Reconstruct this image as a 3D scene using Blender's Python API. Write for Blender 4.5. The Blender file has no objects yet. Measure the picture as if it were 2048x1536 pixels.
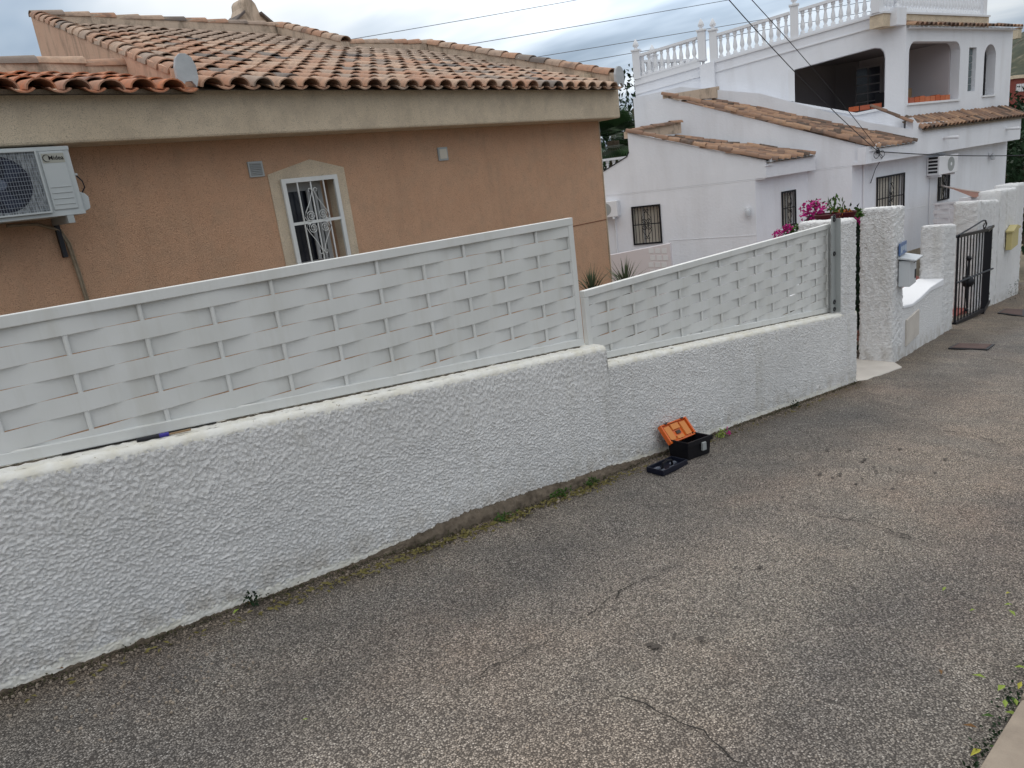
import bpy, bmesh, math, random
import numpy as np
from mathutils import Vector, Matrix
from mathutils.geometry import tessellate_polygon
random.seed(7); rng = np.random.default_rng(11)
S = bpy.context.scene; C = S.collection
V = Vector
# ------------------------------------------------------------------ camera, sky, sun, exposure
RR = V((0.72669, -0.67621, -0.12107)); UU = V((0.26884, 0.11775, 0.95596)); FW = V((0.63218, 0.72724, -0.26736))
cam = bpy.data.objects.new('camera', bpy.data.cameras.new('camera')); C.objects.link(cam); S.camera = cam
cam.data.sensor_width = 36; cam.data.lens = 36*1449.6/2048; cam.data.clip_start = .05; cam.data.clip_end = 3000
m3 = Matrix((RR, UU, -FW)).transposed(); cam.matrix_world = m3.to_4x4()
SUN_DIR = V((.80, .62, 0)).normalized()*math.cos(math.radians(40)) + V((0, 0, math.sin(math.radians(40))))
w = bpy.data.worlds.new('World'); S.world = w; w.use_nodes = True
nt = w.node_tree; nt.nodes.clear()
def WN(t, **k):
    n = nt.nodes.new(t)
    for a, b in k.items(): setattr(n, a, b)
    return n
bg = WN('ShaderNodeBackground'); wo = WN('ShaderNodeOutputWorld'); sky = WN('ShaderNodeTexSky', sky_type='NISHITA', sun_disc=False)
sky.sun_elevation = math.radians(40); sky.sun_rotation = math.atan2(SUN_DIR.x, SUN_DIR.y); sky.air_density = 1.4; sky.dust_density = 2.5; sky.ozone_density = 2
bg.inputs[1].default_value = .1
tc = WN('ShaderNodeTexCoord'); sep = WN('ShaderNodeSeparateXYZ'); nt.links.new(tc.outputs['Generated'], sep.inputs[0])
def wm(op, a, b=None, c=None):
    n = WN('ShaderNodeMath', operation=op)
    for i, x in enumerate((a, b, c)):
        if x is None: continue
        if isinstance(x, (int, float)): n.inputs[i].default_value = x
        else: nt.links.new(x, n.inputs[i])
    return n.outputs[0]
zc = wm('ADD', wm('MAXIMUM', sep.outputs[2], 0.0), .12)
cmb = WN('ShaderNodeCombineXYZ'); nt.links.new(wm('DIVIDE', sep.outputs[0], zc), cmb.inputs[0]); nt.links.new(wm('DIVIDE', sep.outputs[1], zc), cmb.inputs[1])
def wnoise(scale, detail, off, stretch=(1, 1, 1)):
    mp = WN('ShaderNodeMapping'); mp.inputs['Location'].default_value = off; mp.inputs['Scale'].default_value = stretch; mp.inputs['Rotation'].default_value = (0, 0, math.radians(40))
    nt.links.new(cmb.outputs[0], mp.inputs[0]); n = WN('ShaderNodeTexNoise'); n.inputs['Scale'].default_value = scale; n.inputs['Detail'].default_value = detail; n.inputs['Roughness'].default_value = .5
    nt.links.new(mp.outputs[0], n.inputs[0]); return n.outputs[0]
n1 = wnoise(.55, 5, (3.3, 1.2, 0), (1, .55, 1)); n2 = wnoise(1.6, 4, (9, 4, 0), (1, .5, 1))
dotn = WN('ShaderNodeVectorMath', operation='DOT_PRODUCT'); nt.links.new(tc.outputs['Generated'], dotn.inputs[0]); dotn.inputs[1].default_value = tuple(V((.80, .56, .30)).normalized())
glow = wm('POWER', wm('MAXIMUM', dotn.outputs['Value'], 0), 26.0)
mask = wm('ADD', wm('MULTIPLY', n1, .72), wm('MULTIPLY', n2, .3))
mr = WN('ShaderNodeMapRange', interpolation_type='SMOOTHSTEP'); nt.links.new(mask, mr.inputs[0]); mr.inputs[1].default_value = .40; mr.inputs[2].default_value = .64
br0 = wm('ADD', wm('ADD', 4.3, wm('MULTIPLY', mr.outputs[0], 3.9)), wm('MULTIPLY', glow, wm('ADD', 1.2, wm('MULTIPLY', mr.outputs[0], 8.0))))
br = wm('MULTIPLY', br0, wm('ADD', 1.0, wm('MULTIPLY', wm('MAXIMUM', sep.outputs[2], 0), 3.1)))
cc = WN('ShaderNodeMix', data_type='RGBA'); cc.inputs[6].default_value = (.54, .74, 1.0, 1); cc.inputs[7].default_value = (.93, .97, 1, 1)
nt.links.new(mr.outputs[0], cc.inputs[0])
zw = WN('ShaderNodeMapRange'); nt.links.new(sep.outputs[2], zw.inputs[0]); zw.inputs[1].default_value = .22; zw.inputs[2].default_value = .6
c2 = WN('ShaderNodeMix', data_type='RGBA'); nt.links.new(zw.outputs[0], c2.inputs[0]); nt.links.new(cc.outputs[2], c2.inputs[6]); c2.inputs[7].default_value = (.955, .965, .96, 1)
vm = WN('ShaderNodeVectorMath', operation='SCALE'); nt.links.new(c2.outputs[2], vm.inputs[0]); nt.links.new(br, vm.inputs[3])
mx = WN('ShaderNodeMix', data_type='RGBA'); mx.inputs[0].default_value = .9; nt.links.new(sky.outputs[0], mx.inputs[6]); nt.links.new(vm.outputs[0], mx.inputs[7])
nt.links.new(mx.outputs[2], bg.inputs[0]); nt.links.new(bg.outputs[0], wo.inputs[0])
sl = bpy.data.lights.new('sun', 'SUN'); sl.energy = .9; sl.angle = math.radians(14); sl.color = (1, .96, .9)
so = bpy.data.objects.new('sun', sl); C.objects.link(so); so.rotation_euler = (-SUN_DIR).to_track_quat('-Z', 'Y').to_euler()
S.view_settings.view_transform = 'Standard'; S.view_settings.look = 'None'; S.view_settings.gamma = 1; S.view_settings.use_curve_mapping = False
S.view_settings.exposure = -.40

# ------------------------------------------------------------------ points on real planes
def ray(x, y): return RR*((x-1024)/1449.6) - UU*((y-768)/1449.6) + FW
class Fr:
    """vertical frame: u along a horizontal direction, n to its left, z up"""
    def __init__(s, ox, oy, deg):
        a = math.radians(deg); s.o = V((ox, oy, 0)); s.e = V((math.cos(a), math.sin(a), 0)); s.l = V((-math.sin(a), math.cos(a), 0))
    def p(s, u, n, z): return s.o + s.e*u + s.l*n + V((0, 0, z))
    def at(s, x, y, n=0):
        d = ray(x, y); o = s.o + s.l*n; t = o.dot(s.l)/d.dot(s.l); q = d*t - o; return (q.dot(s.e), q.z)
    def atu(s, x, y, u=0):
        d = ray(x, y); o = s.o + s.e*u; t = o.dot(s.e)/d.dot(s.e); q = d*t - o; return (q.dot(s.l), q.z)
def zr(x): return -1.53 - .117*x
def ground(x, y, dz=0):
    d = ray(x, y); t = (-1.53+dz)/(d.z + .117*d.x); return d*t
# ------------------------------------------------------------------ materials
MATS = {}
def mat(name, col=(.5, .5, .5), rough=.8, metal=0, build=None, spec=.3):
    if name in MATS: return MATS[name]
    m = bpy.data.materials.new(name); m.use_nodes = True; t = m.node_tree; b = t.nodes['Principled BSDF']
    b.inputs['Base Color'].default_value = (*col, 1); b.inputs['Roughness'].default_value = rough; b.inputs['Metallic'].default_value = metal
    b.inputs['Specular IOR Level'].default_value = spec
    if build: build(N(t, b))
    MATS[name] = m; return m
class N:
    def __init__(s, t, b): s.t = t; s.b = b; s.co = None
    def n(s, typ, **k):
        x = s.t.nodes.new(typ)
        for a, v in k.items(): setattr(x, a, v)
        return x
    def lk(s, a, b): s.t.links.new(a, b)
    def pos(s, scale=(1, 1, 1), loc=(0, 0, 0)):
        g = s.n('ShaderNodeNewGeometry'); mp = s.n('ShaderNodeMapping'); mp.inputs['Scale'].default_value = scale; mp.inputs['Location'].default_value = loc
        s.lk(g.outputs['Position'], mp.inputs[0]); return mp.outputs[0]
    def noise(s, scale, detail=4, rough=.55, vec=None, dist=0):
        x = s.n('ShaderNodeTexNoise'); x.inputs['Scale'].default_value = scale; x.inputs['Detail'].default_value = detail; x.inputs['Roughness'].default_value = rough; x.inputs['Distortion'].default_value = dist
        s.lk(vec or s.pos(), x.inputs[0]); return x.outputs[0]
    def voro(s, scale, feature='F1', vec=None, out='Distance', rnd=1):
        x = s.n('ShaderNodeTexVoronoi', feature=feature); x.inputs['Scale'].default_value = scale; x.inputs['Randomness'].default_value = rnd
        s.lk(vec or s.pos(), x.inputs[0]); return x.outputs[out]
    def ramp(s, f, stops):
        x = s.n('ShaderNodeValToRGB'); r = x.color_ramp
        while len(r.elements) < len(stops): r.elements.new(.5)
        for e, (p, c) in zip(r.elements, stops): e.position = p; e.color = (*c, 1) if isinstance(c, tuple) else (c, c, c, 1)
        s.lk(f, x.inputs[0]); return x.outputs[0]
    def mix(s, f, a, b, mode='MIX'):
        x = s.n('ShaderNodeMix', data_type='RGBA', blend_type=mode)
        for i, v in ((0, f), (6, a), (7, b)):
            if isinstance(v, (int, float)): x.inputs[i].default_value = v
            elif isinstance(v, tuple): x.inputs[i].default_value = (*v, 1)
            else: s.lk(v, x.inputs[i])
        return x.outputs[2]
    def math(s, op, a, b=0, clamp=False):
        x = s.n('ShaderNodeMath', operation=op, use_clamp=clamp)
        for i, v in ((0, a), (1, b)):
            if isinstance(v, (int, float)): x.inputs[i].default_value = v
            else: s.lk(v, x.inputs[i])
        return x.outputs[0]
    def col(s, o): s.lk(o, s.b.inputs['Base Color'])
    def rough(s, o): s.lk(o, s.b.inputs['Roughness'])
    def bump(s, h, dist, strength=1, prev=None):
        x = s.n('ShaderNodeBump'); x.inputs['Strength'].default_value = strength; x.inputs['Distance'].default_value = dist; s.lk(h, x.inputs['Height'])
        if prev: s.lk(prev, x.inputs['Normal'])
        s.lk(x.outputs[0], s.b.inputs['Normal']); return x.outputs[0]
    def rnd(s): return s.n('ShaderNodeObjectInfo').outputs['Random']
def b_stucco(k, c1, c2, scale=75, dist=.006, stain=.5):
    def f(g):
        v = g.pos((1, 1, 1.35)); h1 = g.noise(scale, 3, .6, v, .0); h2 = g.noise(scale*3.2, 2, .6, v)
        big = g.noise(1.1, 4, .6); sp = g.noise(7, 4, .65, g.pos((1, 1, .5)))
        c = g.mix(g.ramp(big, [(.35, 0.), (.7, 1.)]), c1, c2)
        c = g.mix(g.math('MULTIPLY', g.ramp(sp, [(.56, 0.), (.78, 1.)]), stain), c, tuple(x*.72 for x in (c1[0], c1[1]*.97, c1[2]*.85)))
        gp = g.n('ShaderNodeNewGeometry'); sx = g.n('ShaderNodeSeparateXYZ'); g.lk(gp.outputs['Position'], sx.inputs[0]); hh = g.math('ADD', g.math('ADD', sx.outputs[2], g.math('MULTIPLY', sx.outputs[0], .117)), 1.53)
        spl = g.math('MULTIPLY', g.ramp(hh, [(.0, 1.), (.22, 0.)]), g.ramp(g.noise(9, 5, .7, g.pos((1, 1, .6))), [(.42, 0.), (.62, 1.)])); c = g.mix(g.math('MULTIPLY', spl, .65), c, (.36, .31, .24))
        drip = g.math('MULTIPLY', g.ramp(g.noise(5, 4, .6, g.pos((1, 1, .08), (3, 0, 0))), [(.58, 0.), (.72, 1.)]), .28); c = g.mix(drip, c, (.44, .42, .36))
        g.col(c); n1 = g.bump(g.ramp(h1, [(.3, 0.), (.7, 1.)]), dist, 1); g.bump(h2, dist*.3, 1, n1)
    return f
M_WST = mat('white_splatter_stucco', rough=.9, build=b_stucco(1, (.68, .675, .67), (.765, .76, .755), 95, .003, stain=.4))
M_WFAR = mat('white_splatter_stucco_pillar', rough=.9, build=b_stucco(1, (.74, .74, .745), (.82, .82, .825), 46, .011, .25))
def b_coping(g):
    c = g.mix(g.ramp(g.noise(9, 5, .65), [(.4, 0.), (.68, 1.)]), (.77, .76, .72), (.68, .65, .56)); c = g.mix(g.ramp(g.noise(60, 2), [(.68, 0.), (.76, 1.)]), c, (.3, .25, .17)); g.col(c); g.bump(g.noise(40, 4), .004, 1)
M_COP = mat('cream_smooth_render', rough=.85, build=b_coping)
def b_hw(g):
    big = g.noise(.6, 5, .6); st = g.noise(2.2, 4, .6, g.pos((1, 1, .18)))
    c = g.mix(g.ramp(big, [(.35, 0.), (.7, 1.)]), (.72, .735, .78), (.80, .815, .86)); c = g.mix(g.math('MULTIPLY', g.ramp(st, [(.5, 0.), (.75, 1.)]), .35), c, (.55, .54, .55)); g.col(c)
    g.bump(g.noise(22, 5, .6), .006, 1)
M_HW = mat('white_house_render', rough=.85, build=b_hw)
M_HWP = mat('white_trim', (.74, .75, .78), .7)
def b_peach(c1, c2, c3, grime=.5):
    def f(g):
        big = g.noise(1.3, 5, .65); fine = g.noise(130, 3, .7, g.pos((1, 1, 1.5))); mid = g.noise(5, 5, .6)
        c = g.mix(g.ramp(big, [(.3, 0.), (.72, 1.)]), c1, c2)
        c = g.mix(g.math('MULTIPLY', g.ramp(mid, [(.45, 0.), (.75, 1.)]), grime), c, c3)
        st = g.noise(4, 5, .65, g.pos((1, 1, .13), (2, 2, 0))); c = g.mix(g.math('MULTIPLY', g.ramp(st, [(.52, 0.), (.74, 1.)]), grime*.28), c, tuple(x*.5 for x in c3))
        c = g.mix(g.ramp(fine, [(.36, 1.), (.46, 0.)]), c, tuple(x*.55 for x in c1)); g.col(c)
        g.bump(g.ramp(fine, [(.3, 0.), (.6, 1.)]), .004, 1)
    return f
M_PEACH = mat('peach_render', rough=.95, build=b_peach((.60, .355, .225), (.66, .41, .27), (.50, .34, .23), .65))
M_BEIGE = mat('beige_render', rough=.95, build=b_peach((.70, .58, .43), (.76, .64, .49), (.52, .43, .33), .75))
def b_parapet(g):
    st = g.noise(5, 6, .7, g.pos((1, 1, .45)), .6); big = g.noise(1.5, 4)
    c = g.mix(big, (.54, .42, .32), (.62, .51, .41)); c = g.mix(g.math('MULTIPLY', g.ramp(st, [(.48, 0.), (.68, 1.)]), .75), c, (.16, .13, .10)); g.col(c); g.bump(g.noise(50, 4), .006, 1)
M_PARA = mat('streaked_parapet_render', rough=.95, build=b_parapet)
def b_parapet2(g):
    st = g.noise(4, 6, .7, g.pos((1, 1, .4)), .6); big = g.noise(1.5, 4)
    c = g.mix(big, (.60, .37, .26), (.62, .42, .31)); c = g.mix(g.math('MULTIPLY', g.ramp(st, [(.5, 0.), (.7, 1.)]), .6), c, (.18, .13, .10)); g.col(c); g.bump(g.noise(50, 4), .006, 1)
M_PARA2 = mat('peach_gable_render', rough=.95, build=b_parapet2)
def b_tile(stops):
    def f(g):
        r = g.rnd(); c = g.ramp(r, stops); n = g.noise(14, 5, .65)
        c = g.mix(g.math('MULTIPLY', g.ramp(n, [(.42, 0.), (.68, 1.)]), .55), c, (.20, .15, .12)); n2 = g.noise(5, 4, .6, g.pos((1, 1, 1), (4, 5, 6)))
        c = g.mix(g.math('MULTIPLY', g.ramp(n2, [(.6, 0.), (.8, 1.)]), .4), c, (.45, .40, .34)); c = g.mix(g.math('MULTIPLY', g.ramp(g.noise(3.1, 3, .5, g.pos((1, 1, 1), (9, 2, 1))), [(.62, 0.), (.68, 1.)]), .5), c, (.10, .08, .075)); g.col(c); g.bump(g.noise(70, 4), .003, .8)
    return f
M_TILE = mat('clay_tile', rough=.9, build=b_tile([(0, (.48, .285, .19)), (.3, (.40, .225, .15)), (.55, (.52, .36, .26)), (.8, (.40, .30, .235)), (.93, (.22, .19, .17)), (1, (.10, .09, .09))]))
M_TILEO = mat('orange_clay_tile', rough=.9, build=b_tile([(0, (.54, .21, .10)), (.4, (.48, .20, .11)), (.75, (.44, .24, .16)), (1, (.34, .19, .14))]))
M_TILEW = mat('weathered_clay_tile', rough=.95, build=b_tile([(0, (.42, .26, .165)), (.35, (.32, .19, .125)), (.65, (.21, .13, .095)), (1, (.08, .06, .05))]))
def b_asphalt(g):
    big = g.noise(.55, 5, .6); mid = g.noise(3.5, 5, .65); v = g.n('ShaderNodeTexVoronoi'); v.inputs['Scale'].default_value = 150; g.lk(g.pos(), v.inputs[0])
    sepc = g.n('ShaderNodeSeparateColor'); g.lk(v.outputs['Color'], sepc.inputs[0])
    v2 = g.n('ShaderNodeTexVoronoi'); v2.inputs['Scale'].default_value = 60; g.lk(g.pos((1, 1, 1), (3, 7, 1)), v2.inputs[0]); s2 = g.n('ShaderNodeSeparateColor'); g.lk(v2.outputs['Color'], s2.inputs[0])
    stone = g.ramp(sepc.outputs[0], [(0, (.145, .133, .120)), (.35, (.255, .233, .207)), (.7, (.39, .357, .317)), (.93, (.52, .479, .428)), (1, (.72, .68, .62))])
    stone = g.mix(g.math('MULTIPLY', g.ramp(s2.outputs[1], [(.83, 0.), (.9, 1.)]), g.ramp(v2.outputs['Distance'], [(.25, .9), (.42, 0.)])), stone, (.50, .44, .37))
    edge = g.ramp(v.outputs['Distance'], [(.42, 0.), (.72, 1.)]); c = g.mix(edge, stone, (.075, .067, .060))
    c = g.mix(1, c, g.ramp(mid, [(.3, (.78, .78, .79)), (.7, (1.14, 1.12, 1.10))]), 'MULTIPLY')
    c = g.mix(1, c, g.ramp(big, [(.33, (.84, .85, .88)), (.5, (1.0, .98, .97)), (.68, (1.15, 1.04, .98))]), 'MULTIPLY')
    gp = g.n('ShaderNodeNewGeometry'); sx = g.n('ShaderNodeSeparateXYZ'); g.lk(gp.outputs['Position'], sx.inputs[0]); wob = g.math('MULTIPLY', g.noise(1.3, 3), .5); yy = g.math('ADD', sx.outputs[1], wob)
    tr = g.ramp(g.math('DIVIDE', yy, 4.0), [(.20, (.92, .92, .92)), (.30, (.76, .76, .78)), (.38, (1.06, 1.05, 1.03)), (.52, (1.08, 1.05, 1.03)), (.62, (.85, .85, .86)), (.72, (1, 1, 1)), (.82, (.92, .86, .78))]); c = g.mix(1, c, tr, 'MULTIPLY')
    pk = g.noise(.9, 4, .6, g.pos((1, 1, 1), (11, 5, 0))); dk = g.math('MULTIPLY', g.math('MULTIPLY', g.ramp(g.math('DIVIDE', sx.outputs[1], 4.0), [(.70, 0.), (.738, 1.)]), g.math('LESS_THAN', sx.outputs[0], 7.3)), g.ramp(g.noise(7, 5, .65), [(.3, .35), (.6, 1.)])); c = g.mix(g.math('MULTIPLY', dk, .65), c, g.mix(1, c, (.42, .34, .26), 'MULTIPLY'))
    c = g.mix(g.math('MULTIPLY', g.ramp(pk, [(.55, 0.), (.72, 1.)]), .35), c, g.mix(1, c, (1.12, .93, .86), 'MULTIPLY'))
    g.col(c); g.rough(g.ramp(mid, [(0, .75), (1, .95)]))
    n1 = g.bump(g.ramp(v.outputs['Distance'], [(.2, 1.), (.75, 0.)]), .006, 1); g.bump(g.noise(14, 4, .6), .006, .8, n1)
M_ASPH = mat('coarse_asphalt', rough=.9, build=b_asphalt)
def b_conc(c1, c2, sc=12, d=.006):
    def f(g):
        g.col(g.mix(g.ramp(g.noise(sc, 6, .65), [(.3, 0.), (.7, 1.)]), c1, c2)); g.bump(g.noise(sc*6, 5, .7), d, 1)
    return f
M_KERB = mat('kerb_concrete', rough=.9, build=b_conc((.22, .18, .145), (.33, .275, .22), 5, .004))
M_MORT = mat('mortar_footing', rough=.95, build=b_conc((.075, .058, .042), (.21, .17, .13), 16, .012))
M_STEP = mat('painted_step', rough=.6, build=b_conc((.50, .46, .42), (.60, .56, .51), 4, .003))
M_SOIL = mat('garden_ground', rough=1, build=b_conc((.10, .09, .06), (.22, .18, .13), 1.5, .02))
M_HILL = mat('scrub_hillside', rough=1, build=lambda g: g.col(g.ramp(g.noise(.09, 8, .75), [(.40, (.025, .036, .022)), (.55, (.06, .065, .04)), (.66, (.18, .155, .115))])))
def b_mpaint(g):
    c = g.mix(g.ramp(g.noise(3, 5), [(.35, 0.), (.75, 1.)]), (.64, .65, .645), (.58, .59, .575)); c = g.mix(g.math('MULTIPLY', g.ramp(g.noise(9, 5, .65, g.pos((1, 1, .10))), [(.5, 0.), (.7, 1.)]), .30), c, (.46, .45, .40)); g.col(c); g.rough(g.ramp(g.noise(5, 4), [(.3, .4), (.7, .65)])); g.bump(g.noise(5, 2), .01, .25)
M_PAINT = mat('white_painted_metal', rough=.5, spec=.4, build=b_mpaint)
M_SLAT = mat('white_lacquered_slat', rough=.55, spec=.4, build=b_mpaint)
M_GALV = mat('galvanised_steel', (.36, .38, .38), .55, .3)
M_DARKM = mat('dark_bolt', (.03, .03, .035), .5, .5)
M_IRON = mat('black_iron', (.012, .012, .016), .45, .2)
M_GLASS = mat('dark_window_glass', (.012, .014, .022), .12, spec=.5)
M_CURT = mat('curtain_behind_glass', (.010, .011, .018), .8)
M_ALU = mat('white_window_frame', (.34, .35, .355), .45)
M_SHUT = mat('cream_shutter', (.56, .52, .45), .7)
M_PLATE = mat('grey_cement_cap', rough=.85, build=b_conc((.38, .40, .42), (.48, .50, .52), 8, .003))
M_AC = mat('air_conditioner_casing', rough=.45, build=b_conc((.40, .43, .44), (.46, .485, .49), 3, .0005))
M_ACD = mat('fan_dark_plastic', (.01, .012, .025), .4)
M_BADGE = mat('badge_plate', (.33, .33, .29), .5)
M_TEXT = mat('black_lettering', (.012, .01, .01), .6)
M_COPPER = mat('pipe_insulation', rough=.8, build=b_conc((.20, .15, .10), (.28, .23, .17), 20, .002))
M_WIRE = mat('black_cable', (.02, .02, .025), .6)
M_WIREG = mat('grey_overhead_wire', (.20, .21, .24), .6)
M_ORANGE = mat('orange_plastic', (.62, .115, .012), .38, spec=.5)
M_ORANGE2 = mat('pale_orange_plastic', (.60, .22, .055), .5)
M_BLACKP = mat('black_plastic', (.006, .006, .009), .5, spec=.25)
M_TRAY = mat('navy_plastic', (.007, .009, .020), .45, spec=.3)
M_CLEAR = mat('pale_tool_metal', (.30, .34, .42), .25, .6)
M_BLUE = mat('blue_handle', (.03, .02, .24), .35, spec=.5)
M_RUST = mat('rusty_manhole_iron', rough=.8, build=b_conc((.075, .045, .04), (.13, .085, .075), 30, .004))
M_CRACK = mat('crack_dirt', (.03, .027, .024), 1)
M_STAIN = mat('dark_oil_spot', (.065, .055, .048), .85)
def leafmat(n, a, b): return mat(n, rough=.7, spec=.12, build=lambda g: g.col(g.mix(g.noise(35, 3), a, b)))
M_LEAF = leafmat('green_leaf', (.035, .075, .018), (.07, .13, .03)); M_DLEAF = leafmat('dark_foliage', (.008, .02, .010), (.02, .045, .018))
M_YUC = leafmat('yucca_leaf', (.06, .09, .05), (.13, .15, .09)); M_PALM = leafmat('palm_leaf', (.025, .06, .022), (.06, .12, .045)); M_YEL = leafmat('yellow_leaf', (.42, .34, .05), (.30, .34, .07)); M_YG = leafmat('yellow_green_leaf', (.27, .33, .07), (.16, .24, .05)); M_LIT = leafmat('dry_litter_leaf', (.22, .20, .07), (.10, .075, .03))
M_BRN = leafmat('dry_brown_leaf', (.13, .06, .025), (.2, .12, .05)); M_MAG = leafmat('magenta_petal', (.36, .012, .15), (.50, .03, .24)); M_OR = leafmat('orange_petal', (.55, .17, .03), (.6, .28, .06))
M_POT = mat('burgundy_pot', (.06, .008, .012), .6, spec=.15); M_TRUNK = mat('bark', rough=1, build=b_conc((.07, .055, .04), (.14, .11, .08), 8, .03))
M_SAIL = mat('terracotta_shade_cloth', (.25, .13, .10), .9); M_SAILE = mat('pale_sail_edge', (.60, .55, .52), .8)
M_BRICK = mat('orange_brick', rough=.9, build=lambda g: (g.col(g.ramp(g.rnd(), [(0, (.42, .10, .04)), (.5, (.52, .17, .08)), (1, (.33, .08, .05))]))))
M_INT = mat('painted_shade_terrace_render', (.26, .235, .24), .95); M_INTL = mat('mauve_terrace_render', (.52, .48, .50), .95)  # M_INT: shade of the terrace room painted in as darker render
M_GBL = mat('glass_block', (.10, .13, .14), .15, spec=.6); M_REDF = mat('red_floor_tile', (.30, .10, .085), .6); M_STONE = mat('beige_stone_cladding', rough=.9, build=b_conc((.22, .18, .13), (.38, .33, .26), 6, .01))
M_MAIL = mat('white_mailbox_metal', (.52, .55, .58), .4); M_MAILY = mat('cream_mailbox_metal', (.50, .43, .20), .5); M_SIGNB = mat('blue_tile_glaze', (.10, .17, .34), .3); M_SIGNW = mat('pale_tile_glaze', (.42, .50, .60), .3)
M_CARD = mat('cardboard', (.28, .19, .11), .9); M_REDB = mat('red_brick_far', rough=.9, build=b_conc((.20, .045, .04), (.26, .08, .06), 3, .01)); M_LAMP = mat('lamp_glass', (.5, .52, .55), .2)
M_MOSS = mat('damp_moss', rough=1, build=b_conc((.03, .035, .015), (.10, .09, .05), 25, .006))
# ------------------------------------------------------------------ object helpers
def setp(o, label=None, cat=None, group=None, kind=None):
    for k, v in (('label', label), ('category', cat), ('group', group), ('kind', kind)):
        if v: o[k] = v
    return o
def thing(name, loc, label, cat, group=None):
    o = bpy.data.objects.new(name, None); C.objects.link(o); o.location = loc; o.empty_display_size = .1; return setp(o, label, cat, group)
class MB:
    def __init__(s): s.v = []; s.f = []; s.sm = []
    def add(s, vs, fs, smooth=False):
        b = len(s.v); s.v += [tuple(x) for x in vs]; s.f += [tuple(b+i for i in f) for f in fs]; s.sm += [smooth]*len(fs); return s
    def hexa(s, p):  # 8 points: bottom 4, top 4
        return s.add(p, [(0, 3, 2, 1), (4, 5, 6, 7), (0, 1, 5, 4), (1, 2, 6, 5), (2, 3, 7, 6), (3, 0, 4, 7)])
    def box(s, a, b):
        (x0, y0, z0), (x1, y1, z1) = a, b
        return s.hexa([(x0, y0, z0), (x1, y0, z0), (x1, y1, z0), (x0, y1, z0), (x0, y0, z1), (x1, y0, z1), (x1, y1, z1), (x0, y1, z1)])
    def fbox(s, fr, u0, u1, n0, n1, z0, z1):
        return s.hexa([fr.p(u0, n0, z0), fr.p(u1, n0, z0), fr.p(u1, n1, z0), fr.p(u0, n1, z0), fr.p(u0, n0, z1), fr.p(u1, n0, z1), fr.p(u1, n1, z1), fr.p(u0, n1, z1)])
    def slab(s, fr, u0, u1, n0, n1, za0, zb0, za1, zb1):  # z bottom/top at u0 and at u1
        return s.hexa([fr.p(u0, n0, za0), fr.p(u1, n0, za1), fr.p(u1, n1, za1), fr.p(u0, n1, za0), fr.p(u0, n0, zb0), fr.p(u1, n0, zb1), fr.p(u1, n1, zb1), fr.p(u0, n1, zb0)])
    def prism(s, fr, poly, n0, n1, holes=()):
        loops = [list(poly)] + [list(h) for h in holes]; tri = tessellate_polygon([[V((a, b, 0)) for a, b in l] for l in loops])
        flat = [q for l in loops for q in l]; k = len(flat)
        vs = [fr.p(a, n0, b) for a, b in flat] + [fr.p(a, n1, b) for a, b in flat]
        fs = [t for t in tri] + [tuple(i+k for i in reversed(t)) for t in tri]; off = 0
        for l in loops:
            for i in range(len(l)):
                j = (i+1) % len(l); fs.append((off+i, off+j, off+j+k, off+i+k))
            off += len(l)
        return s.add(vs, fs)
    def tube(s, pts, r, seg=6, cap=True):
        pts = [V(p) for p in pts]; rings = []; up = V((0, 0, 1)); rr = r if isinstance(r, (list, tuple)) else [r]*len(pts)
        for i, p in enumerate(pts):
            t = (pts[min(i+1, len(pts)-1)] - pts[max(i-1, 0)]).normalized(); a = t.cross(up)
            if a.length < .1: a = t.cross(V((1, 0, 0)))
            a.normalize(); b = a.cross(t); rings.append([p + (a*math.cos(2*math.pi*k/seg) + b*math.sin(2*math.pi*k/seg))*rr[i] for k in range(seg)])
        vs = [q for r_ in rings for q in r_]; fs = [(i*seg+k, i*seg+(k+1) % seg, (i+1)*seg+(k+1) % seg, (i+1)*seg+k) for i in range(len(pts)-1) for k in range(seg)]
        s.add(vs, fs, True)
        if cap: s.f += []; s.add(rings[0], [tuple(range(seg))]); s.add(rings[-1], [tuple(reversed(range(seg)))])
        return s
    def lathe(s, prof, o=(0, 0, 0), seg=10):
        o = V(o); vs = [o + V((r*math.cos(2*math.pi*k/seg), r*math.sin(2*math.pi*k/seg), z)) for r, z in prof for k in range(seg)]
        return s.add(vs, [(i*seg+k, i*seg+(k+1) % seg, (i+1)*seg+(k+1) % seg, (i+1)*seg+k) for i in range(len(prof)-1) for k in range(seg)], True)
    def mesh(s, name):
        m = bpy.data.meshes.new(name); m.from_pydata(s.v, [], s.f); bm = bmesh.new(); bm.from_mesh(m)
        for f, sm in zip(bm.faces, s.sm): f.smooth = sm
        bmesh.ops.recalc_face_normals(bm, faces=bm.faces); bm.to_mesh(m); bm.free()
        if any(s.sm): m.set_sharp_from_angle(angle=math.radians(48))
        return m
    def build(s, name, m, parent=None, bevel=0, **k):
        off = V((0, 0, 0)); q = parent
        while q is not None: off += q.location; q = q.parent
        s.v = [tuple(V(v)-off) for v in s.v]; me = s.mesh(name); me.materials.append(m)
        o = bpy.data.objects.new(name, me); C.objects.link(o); o.parent = parent; setp(o, **k)
        if bevel:
            b = o.modifiers.new('bevel', 'BEVEL'); b.width = bevel; b.segments = 2; b.limit_method = 'ANGLE'
        return o
def off_of(parent):
    off = V((0, 0, 0)); q = parent
    while q is not None: off += q.location; q = q.parent
    return off
def inst(name, me, mtx, parent=None, **k):
    o = bpy.data.objects.new(name, me); C.objects.link(o); o.parent = parent
    o.matrix_local = Matrix.Translation(-off_of(parent)) @ mtx; return setp(o, **k)
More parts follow.
